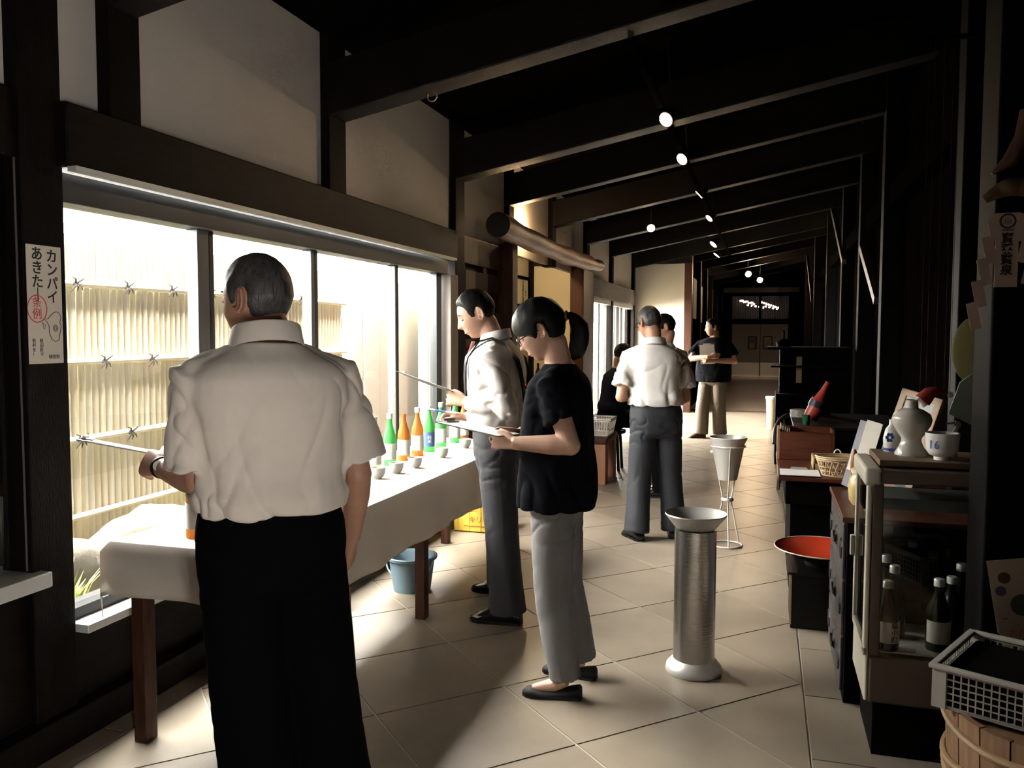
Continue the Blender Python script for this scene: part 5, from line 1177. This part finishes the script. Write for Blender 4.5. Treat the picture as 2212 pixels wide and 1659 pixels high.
MB().bx(-.058, .07, -.0015, 0, -.095, .105, Ml).build('sheet', mat('cream_leaflet', (.42, .34, .25), .7), t)
for (x, z, w, h, c_) in ((-.022, .055, .016, .012, (.08, .03, .02)), (-.035, .02, .014, .012, (.06, .05, .10)), (.012, -.022, .03, .018, (.04, .05, .03)), (-.034, -.062, .009, .009, (.22, .05, .03)), (-.01, -.068, .008, .018, (.03, .03, .05)), (.05, .075, .018, .025, (.12, .06, .02))):
    MB().lathe([(0, 0), (w, 0), (w*.9, .0006), (0, .0007)], n=12, M=Ml @ Matrix.Translation((x, -.0016, z)) @ Matrix.Rotation(R(90), 4, 'X')).build('printed_picture', mat('print_%d' % int(c_[0]*1000+c_[2]*100), c_, .7), t)
t.location = (.722, 2.772, .585); t.scale = (1.1, 1.1, 1.1)
t = thing('gourd_card', 'smaller card with red lettering and black dots under the leaflet', 'card', (.66, 2.51, .62)); Ml2 = Matrix.Translation((.665, 2.516, .655)) @ Matrix.Rotation(R(-14), 4, 'Y')
MB().prism([(-.035, .06), (.05, .06), (.05, -.05), (-.02, -.05), (-.04, -.03)], -.001, 0, axis='y', M=Ml2).build('card', MATS['cream_leaflet'], t); text('大入', .022, Ml2 @ Matrix.Translation((.005, -.0015, .022)) @ Matrix.Rotation(R(90), 4, 'X'), ink_r, 'lettering', t)
for k_ in range(6): a = 2*PI*k_/6; MB().lathe([(0, 0), (.008, 0), (0, .0005)], n=6, M=Ml2 @ Matrix.Translation((.012+.018*math.cos(a), -.0012, -.018+.018*math.sin(a))) @ Matrix.Rotation(R(90), 4, 'X')).build('black_dot', ink, t)
for o_, l_, s_ in ((t, (.726, 2.761, .534), 1.1),): o_.location = l_; o_.scale = (s_, s_, s_)
# ---- barrel with basket
t = thing('sake_barrel', 'wooden cask with bamboo hoops at the lower right corner', 'barrel', (.77, 2.44, 0))
bc = Vector((.77, 2.44, 0)); st_w = [mat('cask_stave_%d' % i, c_, .7, var=(8, c2), stretch=(8, 8, 1)) for i, (c_, c2) in enumerate((((.16, .085, .04), (.22, .12, .06)), ((.13, .07, .032), (.19, .10, .05))))]
N = 22
for k_ in range(N):
    a0, a1 = 2*PI*k_/N+.008, 2*PI*(k_+1)/N-.008
    poly = lambda r_: [bc+Vector((r_*math.cos(a), r_*math.sin(a), 0)) for a in (a0, (a0+a1)/2, a1)]
    v = []
    for z, r_ in ((.02, .262), (.27, .275), (.50, .285)):
        v += [p+Vector((0, 0, z)) for p in poly(r_)]+[p+Vector((0, 0, z)) for p in reversed(poly(r_-.02))]
    b = MB(); b.loft([v[0:6], v[6:12], v[12:18]]); b.build('stave', st_w[k_ % 2], t)
for z, r_ in ((.09, .268), (.115, .270), (.30, .280), (.33, .282), (.36, .284), (.455, .287)):
    MB().tube([bc+Vector((r_*math.cos(a), r_*math.sin(a), z+.012*math.sin(a*3+z*40))) for a in np.linspace(0, 2*PI, 48, endpoint=False)], .010, 7, closed=True).build('bamboo_hoop', mat('split_bamboo', (.26, .16, .08), .6), t, smooth=True)
MB().lathe([(0, .47), (.262, .47), (.262, .485), (0, .485)], bc, 32).build('barrel_head', st_w[0], t)
t = thing('mesh_basket', 'white plastic mesh basket standing on the wooden cask', 'basket', (.752, 2.425, .50)); Mb = Matrix.Translation((.752, 2.425, .50)) @ Matrix.Rotation(R(-27), 4, 'Z')
wpd = mat('white_basket_plastic', (.40, .37, .33), .5)
hx, hy, hz = .26, .17, .115
for x0, x1, y0, y1 in ((-hx-.012, hx+.012, -hy-.012, -hy+.008), (-hx-.012, hx+.012, hy-.008, hy+.012), (-hx-.012, -hx+.008, -hy, hy), (hx-.008, hx+.012, -hy, hy)): MB().bx(x0, x1, y0, y1, hz-.012, hz, Mb).build('rim', wpd, t, bevel=.003)
for x, y in ((-hx, -hy), (hx, -hy), (-hx, hy), (hx, hy)): MB().bx(x-.004 if x > 0 else x-.004, x+.03 if x < 0 else x+.004, y-.004 if y > 0 else y-.004, y+.02 if y < 0 else y+.004, 0, hz-.01, Mb).build('corner', wpd, t)
MB().bx(-hx, hx, -hy, hy, 0, .005, Mb).build('basket_floor', wpd, t); MB().bx(-hx+.012, hx-.012, -hy+.012, hy-.012, .006, .095, Mb).build('dark_fill', lacq_m, t, bevel=.01)  # black block filling the inside of the basket to below the rim
for fy in (-hy, hy):
    b = MB()
    for k_ in range(27): x = -hx+.03+k_*(2*hx-.06)/26; b.bx(x-.0016, x+.0016, fy-.0015, fy+.0015, .005, hz-.01, Mb)
    for k_ in range(6): z = .008+k_*.018; b.bx(-hx, hx, fy-.0015, fy+.0015, z-.0016, z+.0016, Mb)
    o = b.build('mesh_side', wpd, t); o['kind'] = 'stuff'
for fx in (-hx, hx):
    b = MB()
    for k_ in range(17): y = -hy+.02+k_*(2*hy-.04)/16; b.bx(fx-.0015, fx+.0015, y-.0016, y+.0016, .005, hz-.01, Mb)
    for k_ in range(6): z = .008+k_*.018; b.bx(fx-.0015, fx+.0015, -hy, hy, z-.0016, z+.0016, Mb)
    o = b.build('mesh_side', wpd, t); o['kind'] = 'stuff'
# ---- round paper fan hanging by the pillar
t = thing('paper_fan', 'pale yellow round paper fan hanging beside the dark pillar', 'fan', (.76, 3.5, 1.28))
MB().sphere((.745, 3.50, 1.42), .075, .004, .125, 24, 14).build('fan_leaf', mat('yellow_washi', (.42, .38, .16), .7), t, smooth=True)
MB().prism([(.70, 1.30), (.75, 1.34), (.745, 1.14), (.665, 1.18)], 3.488, 3.494, axis='y').build('paper_tassel', mat('mint_paper', (.30, .36, .30), .7), t); MB().cyl((.745, 3.5, 1.30), (.745, 3.5, 1.16), .006).build('handle', wood_tan, t)
MB().tube([(.745, 3.50, 1.54), (.745, 3.45, 2.54)], .0012, 5).build('thread', mat('red_thread', (.04, .006, .006), .9), t)
rd = MB().cyl((.50, 3.43, 2.552), (1.10, 3.43, 2.552), .010).build('hanging_rod', wood_blk, smooth=True); tag(rd, 'thin dark rod on the right wall carrying the hanging ornaments', 'rod')
# ---- diagonal timber braces high on the right wall
for y, z, L, m in ((7.95, 1.80, 1.5, wood_tan), (11.4, 2.42, 2.6, wood_tan), (18.9, 2.2, 3.2, wood_tan)):
    b = MB(); dy = L*.92; dz = L*.40
    b.prism([(y, z), (y+.06, z-.06), (y+dy+.06, z+dz-.06), (y+dy, z+dz)], .90, .955, axis='x'); b.build('diagonal_brace', mat('smoked_brace', (.05, .035, .028), .5), wr)
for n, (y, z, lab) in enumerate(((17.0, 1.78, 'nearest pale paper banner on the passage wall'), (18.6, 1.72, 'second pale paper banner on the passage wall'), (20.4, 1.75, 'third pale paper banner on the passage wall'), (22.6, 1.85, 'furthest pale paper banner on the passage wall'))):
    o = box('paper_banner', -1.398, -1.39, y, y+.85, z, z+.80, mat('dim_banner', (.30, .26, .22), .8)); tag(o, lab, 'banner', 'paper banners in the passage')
